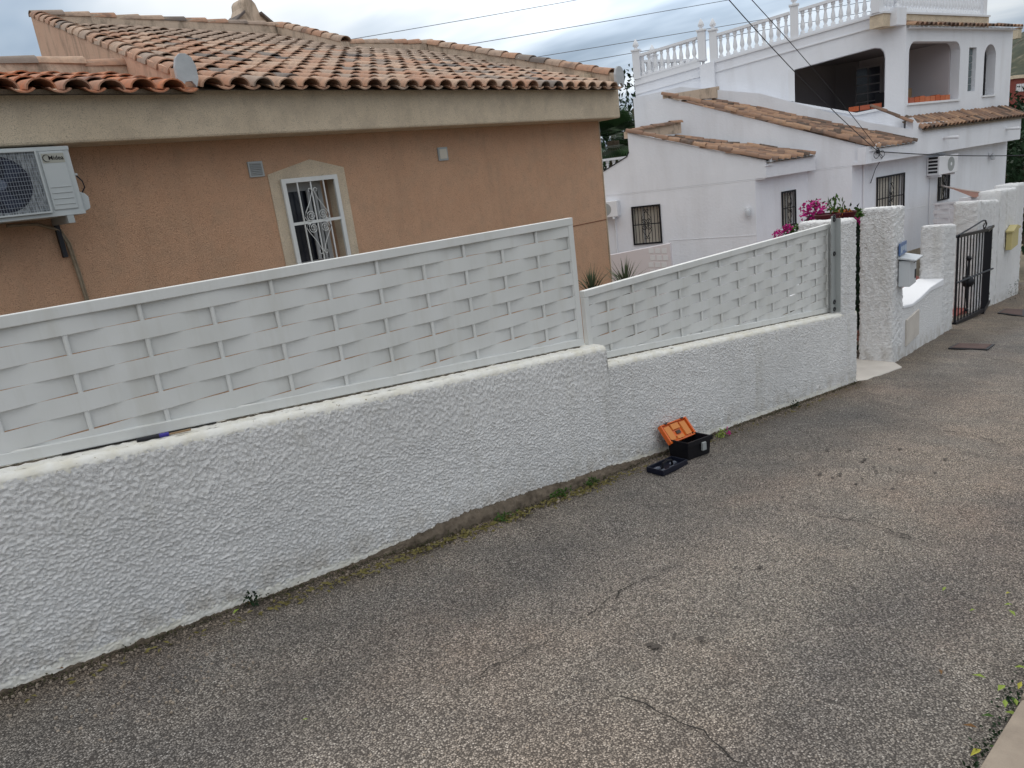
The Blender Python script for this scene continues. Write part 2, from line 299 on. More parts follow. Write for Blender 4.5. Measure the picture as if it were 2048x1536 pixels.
def struct(name, mb, m, **k): o = mb.build(name, m, None); o['kind'] = 'structure'; return o
def fracnoise(nx, ny, dx, lo, hi, aniso=1.0, seed=0):
    r = np.random.default_rng(seed).standard_normal((nx, ny)); F = np.fft.rfft2(r); fx = np.fft.fftfreq(nx, dx)[:, None]; fy = np.fft.rfftfreq(ny, dx)[None, :]
    f = np.sqrt((fx*aniso)**2 + fy**2); f0 = 1/hi; f1 = 1/lo; F *= np.exp(-(f/f1)**2)*(1-np.exp(-(f/f0)**2)); a = np.fft.irfft2(F, s=(nx, ny)); return a/a.std()
def grid_mesh(name, P, smooth=True):
    nx, ny, _ = P.shape; me = bpy.data.meshes.new(name); me.vertices.add(nx*ny); me.vertices.foreach_set('co', P.reshape(-1).astype(np.float32))
    i = np.arange(nx-1)[:, None]*ny + np.arange(ny-1)[None, :]; q = np.stack([i, i+ny, i+ny+1, i+1], -1).reshape(-1)
    nf = (nx-1)*(ny-1); me.loops.add(nf*4); me.loops.foreach_set('vertex_index', q.astype(np.int32)); me.polygons.add(nf)
    me.polygons.foreach_set('loop_start', np.arange(0, nf*4, 4, dtype=np.int32)); me.polygons.foreach_set('use_smooth', np.full(nf, smooth)); me.update(calc_edges=True); me.validate(); return me

# ================================================================== THE SETTING
# terrain sheet (gardens, valley) reaching the horizon
def terr(x, y):
    xs = np.clip(x, -60, 45); z = -1.53 - .117*xs; d = np.hypot(x, y)
    z = np.where(y > 3.25, z-.42-.0*(y), z-.12); z = np.where((x > 3) & (y > 6), np.minimum(z, -3.0-.03*(x-3)), z); z = z - np.clip(d-60, 0, 400)*.03
    return z
gx = np.concatenate([-np.geomspace(1500, 5, 24), np.linspace(-4, 40, 45), np.geomspace(44, 1500, 24)]); gy = np.concatenate([-np.geomspace(1500, 3, 24), np.linspace(-2, 3.1, 6), np.linspace(3.3, 30, 24), np.geomspace(34, 1500, 22)])
Xg, Yg = np.meshgrid(gx, gy, indexing='ij'); me = grid_mesh('ground', np.stack([Xg, Yg, terr(Xg, Yg)], -1)); me.materials.append(M_SOIL)
o = bpy.data.objects.new('ground', me); C.objects.link(o); o['kind'] = 'structure'
# road with gentle undulation
dx = .05; rx = np.arange(-6, 24, dx); ry = np.arange(.40, 5.2, dx); Xg, Yg = np.meshgrid(rx, ry, indexing='ij')
und = fracnoise(len(rx), len(ry), dx, .25, 3.0, seed=3)*.004; Z = -1.53 - .117*Xg + und
bend = np.clip((Xg-8.6)*.125, 0, 9); Yb = np.where(Yg > 3.05, 3.05+(Yg-3.05), Yg)
me = grid_mesh('road', np.stack([Xg, Yb, Z], -1)); me.materials.append(M_ASPH); road = bpy.data.objects.new('road', me); C.objects.link(road); road['kind'] = 'structure'
mb = MB(); mb.add([(24, .4, zr(24)), (60, .4, zr(60)), (60, 5.2, zr(60)), (24, 5.2, zr(24))], [(0, 1, 2, 3)]); mb.add([(-30, .4, zr(-30)), (-6, .4, zr(-6)), (-6, 5.2, zr(-6)), (-30, 5.2, zr(-30))], [(0, 1, 2, 3)]); mb.build('road_end', M_ASPH, road)
# pavement on the camera side: kerb stones are parts
pave = MB(); pave.slab(Fr(0, 0, 0), -12, 30, -1.6, .33, zr(-12)-.2, zr(-12)+.055, zr(30)-.2, zr(30)+.055); pav = struct('pavement', pave, M_KERB)
for i in range(14):
    x0 = -2+i*.62; mb = MB(); yo = random.uniform(-.006, .006)
    mb.slab(Fr(0, 0, 0), x0+.003, x0+.614, .335, .462+yo, zr(x0)-.15, zr(x0)+.065, zr(x0+.62)-.15, zr(x0+.62)+.065); mb.build('kerb_stone', M_KERB, pav, bevel=.014)
# cracks
def crack(pts, wd=.006):
    pts = [V(p) for p in pts]; out = []
    for a, b in zip(pts, pts[1:]):
        n = max(3, int((b-a).length/.03))
        for k in range(n): out.append(a.lerp(b, k/n) + V((random.gauss(0, .009), random.gauss(0, .009), 0)))
    out.append(pts[-1]); vs = []
    for i, p in enumerate(out):
        t = (out[min(i+1, len(out)-1)]-out[max(0, i-1)]).normalized(); s = V((-t.y, t.x, 0))*wd*random.uniform(.3, 1)*.5*(1-abs(2*i/len(out)-1)**4); z = zr(p.x)+.009
        vs += [(p.x-s.x, p.y-s.y, z), (p.x+s.x, p.y+s.y, z)]
    MB().add(vs, [(2*i, 2*i+1, 2*i+3, 2*i+2) for i in range(len(out)-1)]).build('crack', M_CRACK, road)
crack([ground(*q) for q in [(900, 1385), (985, 1340), (1060, 1300), (1100, 1285), (1170, 1235), (1250, 1180), (1320, 1150), (1400, 1110)]], .0075)
crack([ground(*q) for q in [(1200, 1380), (1280, 1410), (1360, 1450), (1430, 1490), (1500, 1545)]], .0075)
crack([ground(*q) for q in [(1600, 1030), (1680, 1040), (1740, 1050), (1800, 1070), (1860, 1090)]], .008)
crack([ground(*q) for q in [(1850, 855), (1900, 865), (1950, 870), (2000, 890), (2040, 893)]], .009)
crack([ground(*q) for q in [(1910, 706), (1960, 715), (2040, 727)]], .01)
for k, (px, py) in enumerate([(1665, 957), (1680, 950), (1712, 970), (1725, 960), (1690, 920), (1730, 920), (1760, 905), (1778, 900), (1800, 900), (1785, 980), (1350, 1272), (1300, 1292), (1312, 1296), (1805, 1073), (1520, 1137), (1620, 997), (1565, 997), (1752, 945), (1700, 903), (1655, 902), (1640, 950), (1748, 937), (1725, 925), (1890, 920), (1870, 948), (1780, 940), (1402, 1280)]):
    p = ground(px, py); a = random.random()*6; r = random.uniform(.007, .013); vs = [(p.x+r*(1+.5*random.random())*math.cos(a+t)*1.3, p.y+r*.8*(1+.5*random.random())*math.sin(a+t), zr(p.x+r*1.3*math.cos(a+t))+.009) for t in np.linspace(0, 2*math.pi, 9)[:-1]]
    MB().add(vs, [tuple(range(8))]).build('oil_spot', M_STAIN, road)
# hill far right
hx = np.linspace(150, 900, 60); hy = np.linspace(-420, 190, 60); Xg, Yg = np.meshgrid(hx, hy, indexing='ij'); hz = 64*np.exp(-(((Xg-480)/170)**2+((Yg-50)/120)**2)) - 14 + fracnoise(60, 60, 10, 30, 150, seed=5)*2.0
me = grid_mesh('hill', np.stack([Xg, Yg, hz], -1)); me.materials.append(M_HILL); o = bpy.data.objects.new('hill', me); C.objects.link(o); o['kind'] = 'structure'

# ================================================================== STREET WALL
W = Fr(0, 0, 0)
def top1(x): return -.764-.0977*(x-.23)
def top2(x): return -1.192-.115*(x-3.41)
def stucco_wall(name, x0, x1, topf, parent, dx, seed, ends=(0, 0)):
    """front skin with real splatter relief rolling over the top edge into a smooth cream coping"""
    h = .80; nx = int((x1-x0)/dx)+1; nz = int(h*1.12/dx)+1; xs = np.linspace(x0, x1, nx); t = np.linspace(0, 1, nz)
    Xg, T = np.meshgrid(xs, t, indexing='ij'); tp = topf(Xg); bt = -1.53-.117*Xg-.05; L = (tp-.03)-bt
    Lr = (top2(Xg)-.03)-bt; q1 = bt+Lr*(.72/.93); dz = np.where(T < .72, bt+Lr*T/.93, q1+((tp-.03)-q1)*np.clip((T-.72)/.21, 0, 1)); roll = np.clip((T-.93)/.07, 0, 1)*math.pi/2; y = 3.0 + .03*(1-np.cos(roll)); z = dz + .03*np.sin(roll)
    a = fracnoise(nx, nz, dx, .0108, .040, 1.1, seed); b = fracnoise(nx, nz, dx, .05, .3, 1, seed+1); c = fracnoise(nx, nz, dx, .006, .010, .8, seed+2)
    rel = 1.5*np.tanh(a*1.1)+.35*np.clip(a, 0, 3); below = (tp-z); edge = fracnoise(nx, nz, dx, .02, .1, 1, seed+4)*.010
    k = 1/(1+np.exp(-(below-.036-edge*.6)/.006)); low = 1/(1+np.exp(-((z-bt)-.088-edge*.7)/.010)); k2 = k*(.35+.65*low)
    d = k2*(.0025*rel+.0007) + .0009*b + .0015*(1-k)*fracnoise(nx, nz, dx, .02, .08, 1, seed+9)*.15
    y = y - d*np.cos(roll); z = z + d*np.sin(roll)
    me = grid_mesh(name, np.stack([Xg, y, z], -1)); me.materials.append(M_WST); me.materials.append(M_COP)
    kk = (k*low)[:-1, :-1].reshape(-1); me.polygons.foreach_set('material_index', (kk < .5).astype(np.int32)); o = bpy.data.objects.new(name, me); C.objects.link(o); o.parent = parent; o.location = -parent.location; return o
wall = thing('boundary_wall', (3.4, 3.1, zr(3.4)), 'long low white rough stucco wall stepping down along the street under the woven fence', 'wall')
stucco_wall('stucco_face', -.55, 7.22, lambda x: np.where(x < 3.438, top1(x), top2(x)), wall, .0048, 21)
def core(mb, xa, xb, f, y0=3.029): mb.slab(W, xa, xb, y0, 3.26, zr(xa)-.3, f(xa)+.0, zr(xb)-.3, f(xb)+.0)
mb = MB(); core(mb, -4, -.55, top1, 3.0); mb.build('wall_core', M_WST, wall)
def coping(xa, xb, f, seed):
    n = int((xb-xa)/.012); m_ = 16; xs = np.linspace(xa, xb, n); ys = np.linspace(3.027, 3.26, m_); Xg, Yg = np.meshgrid(xs, ys, indexing='ij'); z = f(Xg)-.001+fracnoise(n, m_, .012, .03, .12, 1, seed)*.0016
    z = np.where(Yg > 3.25, z-.6, z); me = grid_mesh('coping', np.stack([Xg, Yg, z], -1)); me.materials.append(M_COP); o = bpy.data.objects.new('coping', me); C.objects.link(o); o.parent = wall; o.location = -wall.location
coping(-.55, 3.44, top1, 41); coping(3.4402, 7.0, top2, 42)
mb = MB(); core(mb, -.5, 3.438, lambda x: top1(x)-.03, 3.04); core(mb, 3.4402, 7.2, lambda x: top2(x)-.03, 3.04)
mb.build('wall_core', M_WST, wall)
# end face of the step between the two wall heights
mb = MB(); mb.fbox(W, 3.425, 3.4398, 3.012, 3.26, top2(3.44)-.02, top1(3.44)-.006); mb.build('wall_step', M_COP, wall)
def lumpy(fr, u0, u1, n0, n1, zb0, zb1, zt0, zt1, name, m, parent, seed, amp=.012, r=.05, dx=.022):
    """rough rendered pillar: box skin with rounded top and lumps"""
    me = bpy.data.meshes.new(name); bm = bmesh.new()
    nu = max(2, int((u1-u0)/dx)); nn = max(2, int((n1-n0)/dx)); nz = max(2, int((zt0-zb0)/dx))
    bmesh.ops.create_cube(bm, size=1); bm.free(); vs = {}; V_ = []; F_ = []
    rs = np.random.default_rng(seed); ph = rs.uniform(0, 6.28, (22, 4)); fq = rs.normal(0, 1, (22, 3)); fq = fq/np.linalg.norm(fq, axis=1)[:, None]*rs.uniform(90, 270, 22)[:, None]
    def vid(i, j, k):
        key = (i, j, k)
        if key in vs: return vs[key]
        a = i/nu; b = j/nn; c = k/nz; u = u0+(u1-u0)*a; n = n0+(n1-n0)*b; zb = zb0+(zb1-zb0)*a; zt = zt0+(zt1-zt0)*a; z = zb+(zt-zb)*c
        # round edges
        du = min(u-u0, u1-u); dn = min(n-n0, n1-n); dzt = zt-z; q = V((0, 0, 0))
        e = [max(0, r-du)*(1 if u > (u0+u1)/2 else -1), max(0, r-dn)*(1 if n > (n0+n1)/2 else -1), max(0, r-dzt)]
        ln = math.sqrt(sum(x*x for x in e)); 
        nrm = V(e)
        if ln > r and ln > 0:
            s = (ln-r)/ln; u -= e[0]*s; n -= e[1]*s; z -= e[2]*s
        nrm = nrm.normalized() if nrm.length > 1e-6 else V((0, -1, 0))
        g = float(np.sin(fq @ np.array([u, n, z*1.3]) + ph[:, 0]).sum())/4.0; dd = amp*max(-.9, min(1.4, g)); u += nrm.x*dd; n += nrm.y*dd; z += nrm.z*dd*.6
        vs[key] = len(V_); V_.append(fr.p(u, n, z)); return vs[key]
    for k in range(nz):
        for i in range(nu): F_.append((vid(i, 0, k), vid(i+1, 0, k), vid(i+1, 0, k+1), vid(i, 0, k+1))); F_.append((vid(i+1, nn, k), vid(i, nn, k), vid(i, nn, k+1), vid(i+1, nn, k+1)))
        for j in range(nn): F_.append((vid(0, j+1, k), vid(0, j, k), vid(0, j, k+1), vid(0, j+1, k+1))); F_.append((vid(nu, j, k), vid(nu, j+1, k), vid(nu, j+1, k+1), vid(nu, j, k+1)))
    for i in range(nu):
        for j in range(nn): F_.append((vid(i, j, nz), vid(i+1, j, nz), vid(i+1, j+1, nz), vid(i, j+1, nz)))
    mb = MB(); mb.add(V_, F_, True); return mb.build(name, m, parent)
lumpy(W, 6.86, 7.22, 3.0, 3.42, zr(6.86)-.1, zr(7.22)-.1, -.715, -.73, 'pillar', M_WFAR, wall, 5, amp=.005, r=.035, dx=.0155)
# mortar footing and dirt at the foot of the wall
def footing(xa, xb, hf, wf, seed, name, m, parent, dx=.012):
    n = int((xb-xa)/dx)+1; k = 12; xs = np.linspace(xa, xb, n); t = np.linspace(0, 1, k); Xg, T = np.meshgrid(xs, t, indexing='ij')
    nz1 = fracnoise(n, k, dx, .03, .25, 1, seed); env = np.convolve(np.random.default_rng(seed).standard_normal(n+60), np.ones(30)/30, 'same')[30:n+30][:, None]*1.2
    H = hf(Xg)*(1+.35*env); Wd = wf(Xg)*(1+.3*env); a = T*math.pi/2
    y = 3.0-Wd*np.cos(a)**.8 + .003; z = -1.53-.117*Xg - .012 + H*np.sin(a) + .004*nz1; y = y - .004*nz1*np.sin(a*2)
    me = grid_mesh(name, np.stack([Xg, y, z], -1)); me.materials.append(m); o = bpy.data.objects.new(name, me); C.objects.link(o); o.parent = parent; o.location = -off_of(parent); return o
footing(-.5, 7.2, lambda x: .016+.052*np.exp(-((x-2.6)/.95)**4), lambda x: .022+.05*np.exp(-((x-2.7)/1.05)**4), 51, 'mortar_footing', M_MORT, wall)

# ================================================================== WOVEN FENCE PANELS
def woven_panel(label, x0, x1, rod0, pitch, phase, row_z0, row_p, slope, topf, botf, YC=3.12, post=True):
    t = thing('woven_fence_panel', (x0, YC, botf(x0)), label, 'fence panel', 'white woven metal fence panels on the street wall')
    rod_x = [rod0+pitch*k for k in range(-20, 40) if x0+.06 < rod0+pitch*k < x1-.03]
    mb = MB(); mb.slab(W, x0, x1, YC-.02, YC+.02, topf(x0)-.044, topf(x0), topf(x1)-.044, topf(x1)); mb.build('top_rail', M_PAINT, t, bevel=.003)
    mb = MB(); mb.slab(W, x0, x1, YC-.0199, YC+.0199, botf(x0), botf(x0)+.044, botf(x1), botf(x1)+.044); mb.build('bottom_rail', M_PAINT, t, bevel=.003)
    for xa in (x0, x1-.04): mb = MB(); mb.slab(W, xa, xa+.04, YC-.018, YC+.018, botf(xa)+.0441, topf(xa)-.0441, botf(xa+.04)+.0441, topf(xa+.04)-.0441); mb.build('side_post', M_PAINT, t, bevel=.003)
    for rx_ in rod_x:
        mb = MB(); mb.tube([(rx_, YC, botf(rx_)+.02), (rx_, YC, topf(rx_)-.02)], .0095, 8); mb.build('rod', M_PAINT, t)
    r = 0; A = .0105
    while True:
        zc = lambda x: row_z0 - row_p*r + slope*x
        if zc(x1)+row_p/2 < botf(x1)+.044: break
        xs = np.arange(x0+.03, x1-.02, pitch/12); vs = []; fs = []; th = .0009; ok = []
        wob = random.uniform(-.0005, .0005)
        for x in xs:
            ph = math.pi*(x-phase)/pitch + (math.pi if r % 2 else 0)
            s = math.cos(ph); y = YC + A*s; tw = .0007*math.sin(ph*2+r)
            lo = zc(x)-row_p*.494+wob; hi = zc(x)+row_p*.494+wob; bb = botf(x)+.03; ok.append(hi > bb+.012); lo = max(lo, bb); hi = max(hi, lo+.001)
            if not ok[-1]: continue
            vs += [(x, y-th+tw, lo), (x, y-th-tw, hi), (x, y+th-tw, hi), (x, y+th+tw, lo)]
        for i in range(len(vs)//4-1):
            a = 4*i; b = a+4; fs += [(a, b, b+1, a+1), (a+1, b+1, b+2, a+2), (a+2, b+2, b+3, a+3), (a+3, b+3, b, a)]
        if len(vs) > 12: mb = MB(); mb.add(vs, fs, True); o = mb.build('slat', M_SLAT, t)
        r += 1
        if r > 14: break
    return t
p1 = woven_panel('nearer, larger white woven slat fence panel with level top rail before the peach house', -1.25, 3.352, .2665, .2775, .823, -.3055, .0745, -.007,
    lambda x: -.2335-.007*x, lambda x: -.758-.0977*(x-.23))
mb = MB(); mb.fbox(W, 3.283, 3.31, 3.139, 3.143, top1(3.3)+.06, -.31); mb.build('backing_strip', M_GALV, p1)
p2 = woven_panel('right white woven slat fence panel, set lower between the wall step and the white pillar', 3.392, 6.86, 3.632, .2715, 3.907, -.764, .073, -.0065,
    lambda x: -.7205-.0057*(x-3.36), lambda x: -1.186-.115*(x-3.41))
# galvanised mounting post with anchors
post = thing('galvanised_post', (6.82, 3.05, -1.6), 'grey galvanised perforated flat post bolted between woven fence and white pillar', 'post')
z0, z1 = top2(6.82)+.01, -.665
mb = MB(); mb.fbox(W, 6.775, 6.86, 3.045, 3.052, z0, z1); mb.fbox(W, 6.853, 6.86, 3.0, 3.045, z0, z1-.03); mb.build('channel', M_GALV, post)
for zz, m_ in ((z1-.035, M_SIGNW), (z1-.35, M_DARKM), (z0+.10, M_DARKM), (z0+.03, M_DARKM), (z1-.008, M_DARKM)):
    mb = MB(); ring = [(6.82+.017*math.cos(a), 3.042, zz+.017*math.sin(a)) for a in np.linspace(0, 2*math.pi, 13)]; mb.tube(ring, .006, 5, False); mb.build('anchor_hole', M_DARKM, post)

# small tool lying on the coping
f = Fr(0, 3.055, 0); ua, _ = f.at(275, 885); ub, _ = f.at(383, 866); tz = lambda x: top1(x)+.008
tool = thing('chisel', (ua, 3.055, tz(ua)), 'small chisel with blue and black handle lying on the wall coping under the fence', 'tool')
L = ub-ua
MB().tube([(ua, 3.057, tz(ua)), (ua+L*.40, 3.057, tz(ua+L*.40))], .0085, 8).build('handle', M_DARKM, tool)
MB().tube([(ua+L*.40, 3.057, tz(ua+L*.4)), (ua+L*.58, 3.057, tz(ua+L*.58))], .0088, 8).build('ferrule', M_BLUE, tool)
mb = MB(); mb.slab(W, ua+L*.58, ub, 3.050, 3.062, tz(ua+L*.58)-.004, tz(ua+L*.58)+.001, tz(ub)-.004, tz(ub)+.003); mb.build('blade', M_CARD, tool)
# dark open joint under the bottom rail
mb = MB(); xa, xb = ua-.25, ub+.12; mb.slab(W, xa, xb, 3.096, 3.1, top1(xa)+.0008, top1(xa)+.0075, top1(xb)+.0008, top1(xb)+.006); mb.build('open_joint', M_CRACK, wall)
for (xa, xb) in ((-.4, ua-.3), (ub+.14, 3.3)):
    mb = MB(); mb.slab(W, xa, xb, 3.097, 3.1, top1(xa)-.002, top1(xa)+.0035, top1(xb)-.002, top1(xb)+.0035); mb.build('joint_line', M_MORT, wall)
mb = MB(); mb.slab(W, 3.45, 6.8, 3.097, 3.1, top2(3.45)-.002, top2(3.45)+.0035, top2(6.8)-.002, top2(6.8)+.0035); mb.build('joint_line', M_MORT, wall)

# ================================================================== ENTRANCE, PIER AND LOW WALL (white neighbour)
W2 = Fr(8.45, 3.11, 7.5)
ent = thing('entrance_wall', (8.45, 3.1, zr(8.5)), 'white rough stucco entrance pier joined to a low wall and a second pillar by the iron gate', 'wall')
lumpy(W2, 0, .44, 0, .36, zr(8.45)-.1, zr(8.9)-.1, -.76, -.79, 'pier', M_WFAR, ent, 8, amp=.0065, r=.035, dx=.0155)
lumpy(W2, 2.78, 3.63, 0, .3, zr(11.2)-.1, zr(12.0)-.1, -1.29, -1.38, 'pillar', M_WFAR, ent, 9, amp=.008, r=.04, dx=.024)
# low wall with dished top
def low_poly():
    pts = [(.40, zr(8.9)-.1), (1.3, zr(9.8)-.1)]; top = [(1.3, -2.03), (1.1, -2.10), (.8, -2.10), (.6, -2.04), (.40, -1.93)]; return pts+top
mb = MB(); mb.prism(W2, [(.40, zr(8.9)-.1), (2.8, zr(11.2)-.1), (2.8, -2.13), (1.9, -2.04), (1.35, -2.05), (.9, -2.03), (.40, -1.96)], .0, .3); mb.build('low_wall', M_WFAR, ent, bevel=.02)
mb = MB(); mb.prism(W2, [(.45, -1.975), (.9, -2.045), (1.35, -2.06), (1.9, -2.05), (2.77, -2.13), (2.77, -2.03), (1.9, -1.99), (1.35, -2.005), (.9, -2.0), (.45, -1.935)], -.012, .315); mb.build('low_wall_coping', M_HWP, ent, bevel=.012)
ua_, za_ = W2.at(1811, 632); ub_, zb_ = W2.at(1834, 668); mb = MB(); mb.fbox(W2, ua_, ub_, -.022, .0, zb_, za_-.05); mb.build('meter_door', M_STEP, ent, bevel=.004)
# painted step in the entrance
st = thing('entrance_step', (7.8, 3.1, -2.45), 'pale painted concrete step in the gap between the white pillar and the entrance pier', 'step')
def lvl(x, y, z): d = ray(x, y); return d*(z/d.z)
q = [lvl(1707, 722, -2.42), lvl(1787, 724, -2.42), lvl(1806, 741, -2.42), lvl(1727, 766, -2.42)]
a, b, c_, d_ = q; a = V((7.23, 3.6, 0)); d0 = V((7.2, 2.99, 0))
top = [(7.225, 3.6, -2.375), (8.44, 3.6, -2.49), (8.44, 3.08, -2.49), (8.24, 2.93, -2.475), (7.36, 2.95, -2.382), (7.225, 3.02, -2.37)]
mb = MB(); k = len(top); mb.add(top+[(x, y, -2.75) for x, y, z in top], [tuple(range(k))]+[(i, (i+1) % k, (i+1) % k+k, i+k) for i in range(k)]); mb.build('step_slab', M_STEP, st, bevel=.012)

mail = thing('mailbox', W2.p(.12, -.01, -1.62), 'white metal mailbox hanging on the entrance pier below the blue tile sign', 'mailbox')
mb = MB(); mb.fbox(W2, .14, .44, -.13, -.012, -1.66, -1.37); mb.build('box', M_MAIL, mail, bevel=.006)
mb = MB(); mb.hexa([W2.p(.11, -.19, -1.37), W2.p(.47, -.19, -1.37), W2.p(.47, -.012, -1.345), W2.p(.11, -.012, -1.345), W2.p(.11, -.19, -1.358), W2.p(.47, -.19, -1.358), W2.p(.47, -.012, -1.325), W2.p(.11, -.012, -1.325)]); mb.build('lid', M_MAIL, mail)
mb = MB(); mb.fbox(W2, .36, .40, -.137, -.131, -1.60, -1.50); mb.fbox(W2, .30, .42, -.134, -.131, -1.42, -1.41); mb.build('lock_plate', M_DARKM, mail)
sg = thing('house_sign', W2.p(.25, -.01, -1.3), 'small blue and white glazed tile sign above the white mailbox', 'sign')
mb = MB(); mb.fbox(W2, .12, .42, -.03, -.014, -1.31, -1.18); mb.build('tile_plate', M_SIGNB, sg)
for k in range(3):
    mb = MB(); mb.fbox(W2, .15+.09*k, .21+.09*k, -.034, -.0305, -1.285+.02*(k % 2), -1.215); mb.build('painted_patch', M_SIGNW, sg)

# ================================================================== IRON GATE AND FURTHER WALL
def gate_leaf(pa, pb, zta, zba, ztb, zbb, n, label, th=.02):
    d = pb-pa; fr = Fr(pa.x, pa.y, math.degrees(math.atan2(d.y, d.x))); Lg = V((d.x, d.y, 0)).length
    t = thing('iron_gate', V((pa.x, pa.y, zba)), label, 'gate', 'black iron driveway gate leaves')
    mb = MB(); mb.slab(fr, 0, Lg, -.03, .03, zta-.045, zta, ztb-.045, ztb); mb.build('top_bar', M_IRON, t)
    mb = MB(); mb.slab(fr, 0, Lg, -.03, .03, zba, zba+.06, zbb, zbb+.06); mb.build('bottom_bar', M_IRON, t)
    for k in range(n+1):
        u = Lg*(k+.15)/(n+.3); s = u/Lg; mb = MB(); mb.tube([fr.p(u, 0, zba+(zbb-zba)*s+.03), fr.p(u, 0, zta+(ztb-zta)*s-.03)], th/2*(1.8 if k in (0, n) else 1), 4); mb.build('bar', M_IRON, t)
    return t, fr, Lg
ga = ground(1908, 649); gb = ground(1963, 629)
dL = ray(1988, 585)*15.3
g1, fr1, L1 = gate_leaf(ga, gb, -1.60, -3.02, -1.72, -3.14, 9, 'black iron gate leaf with vertical bars and scroll beside the white pillar')
mid = fr1.p(L1*.42, -.02, 0)
for zz in ((-2.05, -2.42), (-2.42, -2.88)):
    mb = MB(); 
    for s in (-.10, -.04, .04, .10): mb.tube([fr1.p(L1*.36+(s if zz[0] < -2.2 else 0), -.02, zz[0]), fr1.p(L1*.36+(0 if zz[0] < -2.2 else s), -.02, zz[1])], .008, 4)
    mb.build('ornament_rods', M_IRON, g1)
for zz, r in ((-2.05, .045), (-2.88, .03), (-2.42, .10)):
    mb = MB(); mb.lathe([(0.001, -r), (r*.7, -r*.7), (r, 0), (r*.7, r*.7), (.001, r)], fr1.p(L1*.36, -.02, zz), 8); mb.build('ornament_knob', M_IRON, g1)
ia, iza = fr1.at(1905, 566); ib, izb = fr1.at(1979, 537); mb = MB(); mb.tube([fr1.p(ia, -.05, iza), fr1.p(ib, -.05, izb)], .016, 5); mb.build('slide_bolt', M_IRON, g1)
pts = [fr1.p(*(lambda q: (q[0], 0, q[1]))(fr1.at(x, y))) for x, y in [(1912, 473), (1940, 457), (1966, 441), (1971, 441), (1973, 448), (1971, 455), (1968, 457), (1967, 451), (1969, 447)]]
mb = MB(); mb.tube(pts, .013, 5); mb.build('scroll', M_IRON, g1)
g2, fr2, L2 = gate_leaf(V((gb.x+.03, gb.y, 0)), V((dL.x, dL.y, 0)), -1.74, -3.18, (ray(1991, 436)*15.3).z, dL.z, 22, 'black iron gate leaf seen edge on, its bars merging dark before the far pillar', .035)
mb = MB(); e1 = fr2.p(L2, 0, 0); mb.tube([V((e1.x, e1.y, -3.2)), V((e1.x, e1.y, -1.72))], .04, 6); mb.lathe([(.001, 0), (.035, .02), (.05, .08), (.02, .12), (.03, .16), (.001, .24)], (e1.x, e1.y, -1.72), 6); mb.build('gate_post', M_IRON, g2)
h1 = ground(1985, 610); h2 = ground(2040, 585); d = h2-h1; W3 = Fr(h1.x, h1.y, math.degrees(math.atan2(d.y, d.x)))
fw_ = thing('far_boundary_wall', h1, 'white rough stucco boundary wall stepping up beyond the iron gate with a cream mailbox on it', 'wall')
lumpy(W3, -1.6, .28, .02, .4, zr(14)-.2, zr(16)-.2, -1.27, -1.44, 'pillar', M_WFAR, fw_, 14, .010, .04, .04)
lumpy(W3, .29, 1.92, 0, .38, zr(16)-.2, zr(18)-.2, -1.27, -1.36, 'pillar', M_WFAR, fw_, 15, .010, .04, .04)
lumpy(W3, 1.93, 2.95, 0, .4, zr(18)-.2, zr(19.3)-.2, -1.30, -1.34, 'pillar', M_WFAR, fw_, 16, .010, .04, .04)
m2 = thing('mailbox', W3.p(1.2, -.03, -2.45), 'cream yellow metal mailbox with a small peaked roof on the far white wall', 'mailbox')
mb = MB(); mb.fbox(W3, .88, 1.62, -.12, -.02, -2.48, -2.12); mb.build('box', M_MAILY, m2, bevel=.01)
mb = MB(); mb.prism(W3, [(.84, -2.13), (1.66, -2.13), (1.66, -2.11), (1.25, -2.03), (.84, -2.10)], -.15, -.015); mb.build('roof', M_MAILY, m2)
# manhole covers
for k, (qs, lab) in enumerate([([(1896, 698), (1915, 688), (1990, 690), (1975, 701)], 'rusty rectangular manhole cover in the asphalt in front of the low entrance wall'), ([(1995, 627), (2008, 619), (2048, 620), (2048, 634)], 'rusty manhole cover farther along beside the iron gate')]):
    ps = [ground(*q) for q in qs]; c0 = sum(ps, V())/4; t = thing('manhole_cover', c0, lab, 'manhole cover')
    mb = MB(); mb.add([(p.x, p.y, zr(p.x)+.014) for p in ps]+[(p.x, p.y, zr(p.x)-.02) for p in ps], [(0, 1, 2, 3), (0, 4, 5, 1), (1, 5, 6, 2), (2, 6, 7, 3), (3, 7, 4, 0)]); mb.build('frame', M_DARKM, t)
    mb = MB(); ins = [c0.lerp(p, .86) for p in ps]; mb.add([(p.x, p.y, zr(p.x)+.019) for p in ins]+[(p.x, p.y, zr(p.x)) for p in ins], [(0, 1, 2, 3), (0, 4, 5, 1), (1, 5, 6, 2), (2, 6, 7, 3), (3, 7, 4, 0)]); mb.build('plate', M_RUST, t)

# ================================================================== ROOF TILES
def tile_mesh(name, r0, r1, L, th=.013, seg=8, flip=False, m=M_TILE, arc=math.pi):
    mb = MB(); s = -1 if flip else 1; vs = []
    for (r, y) in ((r0, 0), (r1, L)):
        for rr in (r, r-th):
            for k in range(seg+1):
                a = math.pi/2 - arc/2 + arc*k/seg; vs.append((rr*math.cos(a), y, s*rr*math.sin(a)*.78))
    n = seg+1; fs = []; sm = []
    for k in range(seg): fs += [(k, k+1, 2*n+k+1, 2*n+k), (n+k+1, n+k, 3*n+k, 3*n+k+1), (k+1, k, n+k, n+k+1), (2*n+k, 2*n+k+1, 3*n+k+1, 3*n+k)]
    fs += [(0, 2*n, 3*n, n), (seg, n+seg, 3*n+seg, 2*n+seg)]; mb.add(vs, fs, True); me = mb.mesh(name); me.materials.append(m)
    for p in me.polygons: p.use_smooth = True
    return me
